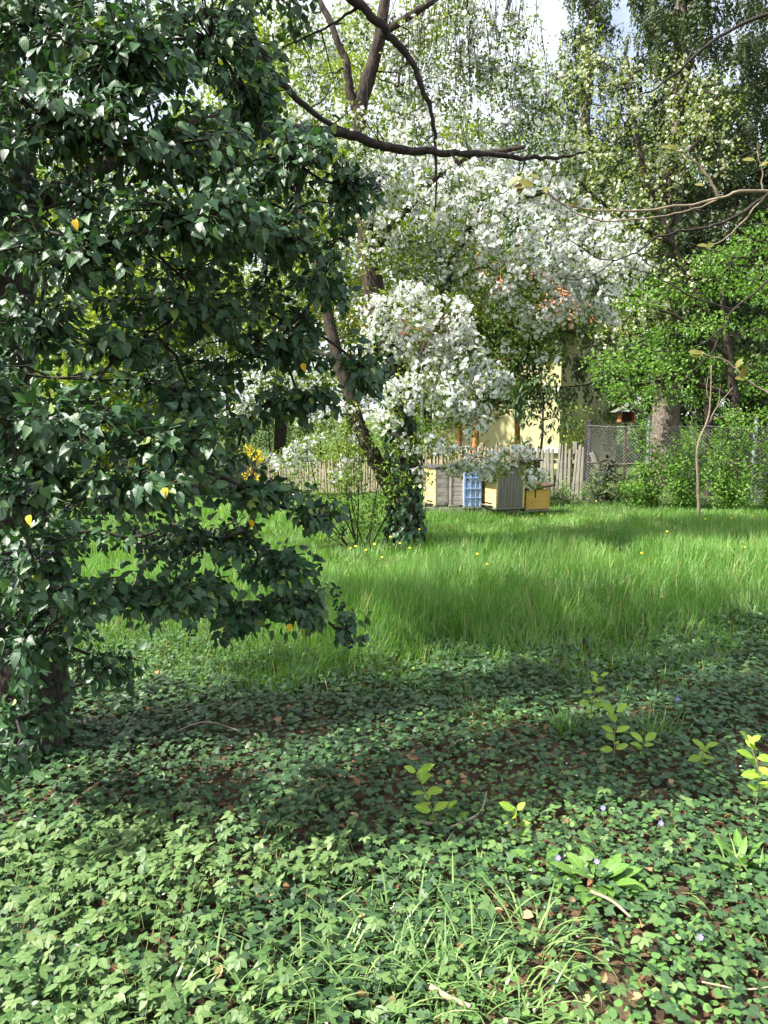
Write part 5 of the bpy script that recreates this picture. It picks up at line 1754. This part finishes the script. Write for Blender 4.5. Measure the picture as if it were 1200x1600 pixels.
for (px, py, D, ax_, ay_, s_) in ((835, 292, 2.28, -1, .45, .075), (832, 290, 2.3, -1, 0, .08), (828, 285, 2.3, -.8, -.5, .07), (840, 280, 2.28, -.6, .8, .05), (818, 282, 2.3, -.4, -1, .06), (812, 275, 2.3, -1, -.7, .06), (850, 300, 2.25, .5, .6, .055),
                                 (895, 326, 2.3, .3, .8, .04), (1060, 236, 2.3, -.7, .6, .045), (1056, 232, 2.3, -1, .3, .05), (1100, 290, 2.3, -.6, .3, .04), (1184, 236, 2.3, .1, 1, .045), (1180, 250, 2.3, -.9, .2, .05), (1186, 260, 2.3, .7, .4, .04),
                                 (1108, 385, 2.3, -1, .2, .05), (1115, 380, 2.3, -.8, -.4, .04), (1097, 552, 2.0, -1, .2, .05), (1100, 550, 2.0, -.9, -.3, .045), (1160, 590, 2.0, .1, 1, .05), (1165, 592, 2.0, -.8, .1, .045), (1170, 597, 2.0, .9, .2, .045), (1150, 575, 2.0, .3, .8, .04)):
    y_ = np.array([[ax_, rng.normal(0, .3), ay_]])
    instance_obj('young_leaf', olm, P(px, py, D), frames(y_, np.array([[rng.normal(0, .4), -.7, .7]]))[0], s_ * .7, ovh)


# ================================================================== plants and bits on the ground
def leaf_data(tpl, mt, tint=.5, name='leaf'):
    o = build(name, [inst(tpl, np.zeros((1, 3)), np.eye(3)[None], np.ones(1), np.array([tint]))], mt, None, True)
    me = o.data
    bpy.data.objects.remove(o)
    return me


SLM = [leaf_data(T_OVAL, 'seedling', t_) for t_ in (.2, .55, .9)]


def seedling(px_base, py_base, px_top, py_top, nl, s_, label, seed):
    rng = np.random.default_rng(seed)
    b0 = G(px_base, py_base)
    D = b0[1]
    top = P(px_top, py_top, D + rng.uniform(-.03, .03))
    t_ = thing('seedling', b0, label, 'seedling', 'bright green seedlings standing in the ivy')
    c = catmull([b0 + [0, 0, -.02], (b0 + top) / 2 + rng.normal(0, .012, 3), top], 10)
    build('stem', [tubes(c[None], np.linspace(.003, .0016, 10)[None], 5)], 'twig', t_, True)
    for k in range(nl):
        f = 1 - (k // 2) / max(1, nl / 2) * .72
        i = f * 9
        j = min(int(i), 8)
        p = c[j] * (1 - (i - j)) + c[j + 1] * (i - j)
        a = (k % 2) * math.pi + (k // 2) * 1.57 + rng.uniform(-.5, .5)
        y_ = np.array([[math.cos(a), math.sin(a), rng.uniform(.3, 1.3) if k < 4 else rng.uniform(-.1, .6)]])
        instance_obj('leaf', SLM[rng.integers(0, 3)], p + y_[0] * .006, frames(y_, np.array([[-.2, -.55, 1.0]]) + rng.normal(0, .2, (1, 3)))[0], s_ * 1.2 * rng.uniform(.7, 1.15), t_)
    return t_


seedling(690, 1312, 652, 1208, 11, .055, 'bright green seedling leaning left over the dry sticks', 1)
seedling(962, 1195, 962, 1115, 10, .055, 'seedling with two broad top leaves beside the taller thin one', 2)
seedling(932, 1150, 936, 1058, 12, .045, 'tallest thin seedling standing at the grass edge', 3)
seedling(1008, 1195, 1006, 1158, 8, .05, 'low bushy seedling right of the two broad top leaves', 4)
seedling(1104, 1212, 1100, 1168, 8, .05, 'small seedling between the bushy one and the right edge', 5)
seedling(1176, 1268, 1172, 1160, 14, .055, 'large seedling at the right edge above the brown leaf', 6)
seedling(808, 1308, 805, 1268, 7, .045, 'tiny seedling between the curved stick and the broad leaved plant', 7)
seedling(735, 1290, 700, 1262, 6, .04, 'small seedling touching the curved dry stick', 8)


def strap_tuft(px, py, n, L, label, seed, name='strap_leaf_tuft', mt='strap', wid=.0068, tpls=T_STRAP, lean=.45, cat='plant', group='strap leaved tufts in the foreground', spread=.05):
    rng = np.random.default_rng(seed)
    b0 = G(px, py)
    o_ = rng.normal(0, spread, (n, 2))
    pos = np.stack([b0[0] + o_[:, 0], b0[1] + o_[:, 1], np.full(n, b0[2] - .005)], 1)
    a = np.arctan2(o_[:, 1], o_[:, 0]) + rng.normal(0, .8, n)
    z = unit(np.stack([np.cos(a) * lean * rng.uniform(.3, 1.3, n), np.sin(a) * lean * rng.uniform(.3, 1.3, n), np.ones(n)], 1))
    fw = np.stack([np.cos(a), np.sin(a), 0 * a], 1)
    x_ = unit(np.cross(fw, z))
    Rm = np.stack([x_, np.cross(z, x_), z], -1)
    l_ = L * rng.uniform(.6, 1.2, n)
    w = rng.integers(0, len(tpls), n)
    wd = wid * rng.uniform(.8, 1.2, n)
    t_ = thing(name, b0, label, cat, group)
    build('leaves', [inst(tpls[k], pos[w == k], Rm[w == k], np.stack([wd, l_, l_], 1)[w == k], np.clip(rng.normal(.5, .25, int((w == k).sum())), 0, 1)) for k in range(len(tpls))], mt, t_, False, 'stuff')
    return t_


TUFTS = [(610, 1500, 60, .20, 'largest tuft of arching strap leaves at the bottom middle'), (700, 1455, 44, .18, 'strap leaf tuft behind the largest one, towards the broad leaved plant'), (500, 1530, 46, .19, 'strap leaf tuft left of the largest one'),
         (830, 1480, 40, .20, 'upright strap leaf tuft below the broad leaved plant'), (690, 1560, 50, .20, 'strap leaf tuft at the bottom edge right of the largest one'), (560, 1595, 50, .20, 'strap leaf tuft at the bottom edge below the largest one'),
         (790, 1590, 34, .19, 'strap leaf tuft at the bottom edge right of the middle'), (1195, 1425, 34, .17, 'strap leaf tuft cut off by the right edge'), (640, 1390, 26, .14, 'small strap leaf tuft below the leaning seedling'),
         (480, 1262, 13, .13, 'lone pale strap leaf tuft in the shaded ivy'), (400, 1575, 34, .18, 'strap leaf tuft among the ground elder at the bottom'), (240, 1590, 26, .18, 'leftmost strap leaf tuft at the bottom edge'), (760, 1400, 20, .15, 'thin strap leaf tuft left of the broad leaved plant'), (460, 1465, 24, .15, 'small strap leaf tuft amid the ground elder')]
for k, (px, py, n_, L_, lab) in enumerate(TUFTS):
    strap_tuft(px, py, int(n_ * 1.9), L_ * 1.0, lab, 500 + k, spread=.085)
strap_tuft(885, 1148, 160, .14, 'dense round grass tuft left of the seedlings', 540, 'grass_tuft', 'grass', .0045, T_BLADE[:3], .4, 'grass tuft', 'grass tufts in the ivy', .05)
strap_tuft(1025, 1148, 130, .13, 'dense grass tuft right of the seedlings', 541, 'grass_tuft', 'grass', .0045, T_BLADE[:3], .4, 'grass tuft', 'grass tufts in the ivy', .06)
strap_tuft(760, 1128, 110, .12, 'loose grass tuft at the edge of the shade', 542, 'grass_tuft', 'grass', .0045, T_BLADE[:3], .5, 'grass tuft', 'grass tufts in the ivy', .09)

RLM = [leaf_data(T_BROAD, 'rosette', t_) for t_ in (.2, .5, .8)]


def rosette(px, py, n, s_, label, seed, lift=.5, spread=.02, tplm=RLM):
    rng = np.random.default_rng(seed)
    b0 = G(px, py)
    t_ = thing('broad_leaved_plant', b0, label, 'plant')
    for k in range(n):
        a = k * 2.4 + rng.uniform(-.3, .3)
        el_ = rng.uniform(.1, 1.1) * lift
        y_ = np.array([[math.cos(a), math.sin(a), el_]])
        p = b0 + np.array([math.cos(a), math.sin(a), 0]) * spread * rng.uniform(.4, 2.5) + [0, 0, .03 + .02 * rng.uniform()]
        instance_obj('leaf', tplm[rng.integers(0, len(tplm))], p, frames(y_, np.array([[0, -.1, 1.0]]) + rng.normal(0, .15, (1, 3)))[0], s_ * rng.uniform(.7, 1.15), t_)
    return t_


rosette(935, 1395, 24, .098, 'light green broad leaved plant in the front right', 1, .9, .03)
rosette(850, 1375, 6, .095, 'few broad leaves left of the large broad leaved plant', 2, .7, .03)
rosette(1155, 1365, 13, .115, 'dandelion like plant with long upright leaves at right', 3, 1.6, .015, [leaf_data(T_LONG, 'rosette', t_) for t_ in (.1, .4)])

# dry sticks
def stick(pts, r0, r1, label, mt, lift=.03):
    q = []
    for (a, c, l_) in pts:
        g = G(a, c)
        q.append(g + [0, 0, l_])
    q = np.array(q)
    o = build('stick', [tube(q, r0, r1, 7, 18, .06, np.random.default_rng(1))], mt, None, True)
    tag(o, label, 'stick')


stick([(690, 1318, .05), (730, 1305, .06), (752, 1288, .06), (760, 1262, .07)], .007, .003, 'curved grey stick lying below the leaning seedling', 'branch_dry')
stick([(652, 1304, .05), (688, 1310, .055)], .009, .008, 'short pale barkless stick at the leaning seedling foot', 'stick_pale')
stick([(922, 1424, .07), (955, 1440, .07), (985, 1462, .06)], .006, .004, 'short grey stick below the broad leaved plant', 'branch_dry')
stick([(672, 1578, .07), (700, 1590, .06), (735, 1600, .05)], .009, .007, 'pale stick at the bottom edge under the strap leaves', 'stick_pale')
stick([(260, 1165, .05), (320, 1152, .08), (375, 1160, .06)], .004, .002, 'thin dry twig lying in the dark ivy', 'branch_dry')
stick([(1095, 1560, .05), (1160, 1572, .05), (1215, 1566, .05)], .003, .002, 'thin pale stalk lying in the front right corner', 'stick_pale')
sk = Skel(np.random.default_rng(9))

# fallen leaves that can be told apart
DLM = [leaf_data(T_DRY, 'dry', .35, 'fallen_leaf'), leaf_data(T_DRY, 'dry', .6, 'fallen_leaf'), leaf_data(T_DRY, 'dry', .9, 'fallen_leaf'), leaf_data(T_LOBED2, 'dry', .75, 'fallen_leaf')]
rng = np.random.default_rng(91)
FL = [(815, 1448, .07), (768, 1442, .06), (1010, 1448, .075), (1080, 1525, .06), (1010, 1570, .06), (970, 1588, .08), (1190, 1248, .09), (440, 1140, .07), (300, 1155, .07), (120, 1165, .07), (60, 1310, .06), (50, 1250, .05), (160, 1380, .05), (250, 1350, .05), (430, 1418, .05),
      (850, 1155, .07), (500, 1260, .06), (660, 1295, .05), (945, 1220, .06), (880, 1300, .05), (560, 1300, .05), (1060, 1590, .07), (700, 1240, .05), (390, 1082, .05), (215, 1145, .06), (1010, 1385, .05), (1130, 1300, .05), (1050, 1240, .05), (95, 1490, .07), (190, 1535, .06)]
for _ in range(60):
    FL.append((rng.uniform(0, 1200), 1060 + 540 * rng.uniform() ** .9, rng.uniform(.03, .06)))
FLL = ['pale dry leaf lying beside the upright strap leaf tuft', 'tan dry leaf among the strap leaves left of the upright tuft', 'pale oval dry leaf right of the short grey stick', 'orange brown dry leaf in the front right corner ivy',
       'curled tan leaf left of the bottom right corner', 'large dry leaf at the bottom edge right of the middle', 'large brown leaf under the seedling at the right edge', 'dry leaf in the shade between the ivy tree and the strap leaf tuft']
for i_, (px, py, s_) in enumerate(FL):
    g = G(px, py)
    o = instance_obj('fallen_leaf', DLM[rng.integers(0, 4)], g + [0, 0, rng.uniform(.030, .065)], frames(np.append(rng.normal(0, 1, 2), rng.normal(0, .25))[None], np.append(rng.normal(0, .35, 2) + [0, -.2], 1)[None])[0], s_ * .68)
    tag(o, FLL[i_] if i_ < len(FLL) else 'curled dry brown leaf lying on the ground ivy', 'fallen leaf', 'dry brown leaves lying on the ground ivy')

# yellow flowers in the meadow, a few violets in the ivy
V, Fs = [(0, 0, .006)], []
for k in range(12):
    a = k / 12 * 2 * math.pi
    V.append((math.cos(a) * (1 if k % 2 else .72), math.sin(a) * (1 if k % 2 else .72), .1 if k % 2 else .25))
Fs = [[0, 1 + k, 1 + (k + 1) % 12] for k in range(12)]
T_DISC = Tpl(V, Fs)
fd = leaf_data(T_DISC, 'forsythia', .7, 'flower_head')
vd = leaf_data(T_DISC, 'violet', .5, 'flower_head')
for (px, py) in ((548, 892), (556, 898), (572, 895), (597, 912), (625, 890), (760, 918), (640, 905), (585, 890), (700, 860), (930, 815), (845, 830), (1100, 840), (1140, 850), (1175, 830), (905, 840), (1000, 905), (1160, 905), (610, 880), (1040, 865), (470, 850), (655, 870), (745, 905)):
    g = G(px, py)
    h_ = rng.uniform(.22, .34)
    t_ = thing('yellow_flower', g, 'small yellow flower on a thin stalk in the meadow grass', 'flower', 'yellow flowers scattered in the meadow')
    build('stalk', [tube([g, g + [.01, 0, h_ * .5], g + [.0, -.01, h_]], .0018, .0015, 4, 6)], 'stem', t_)
    instance_obj('flower_head', fd, g + [0, -.01, h_], frames(np.array([[1., 0, .1]]), np.array([[-.2, -.5, 1.]]))[0], rng.uniform(.012, .02), t_)
for (px, py) in ((1057, 1120), (870, 1382), (940, 1300), (930, 1388), (1090, 1512), (1030, 1325)):
    g = G(px, py)
    h_ = .10
    t_ = thing('violet_flower', g, 'tiny violet blue flower among the ground ivy', 'flower', 'violet flowers in the ground ivy')
    build('stalk', [tube([g, g + [.005, 0, h_ * .5], g + [.0, -.005, h_]], .001, .001, 4, 5)], 'stem', t_)
    instance_obj('flower_head', vd, g + [0, -.005, h_], frames(np.array([[1., 0, .1]]), np.array([[-.2, -.8, .6]]))[0], .011, t_)

for o in bpy.data.objects:
    if '_base' in o:
        del o['_base']
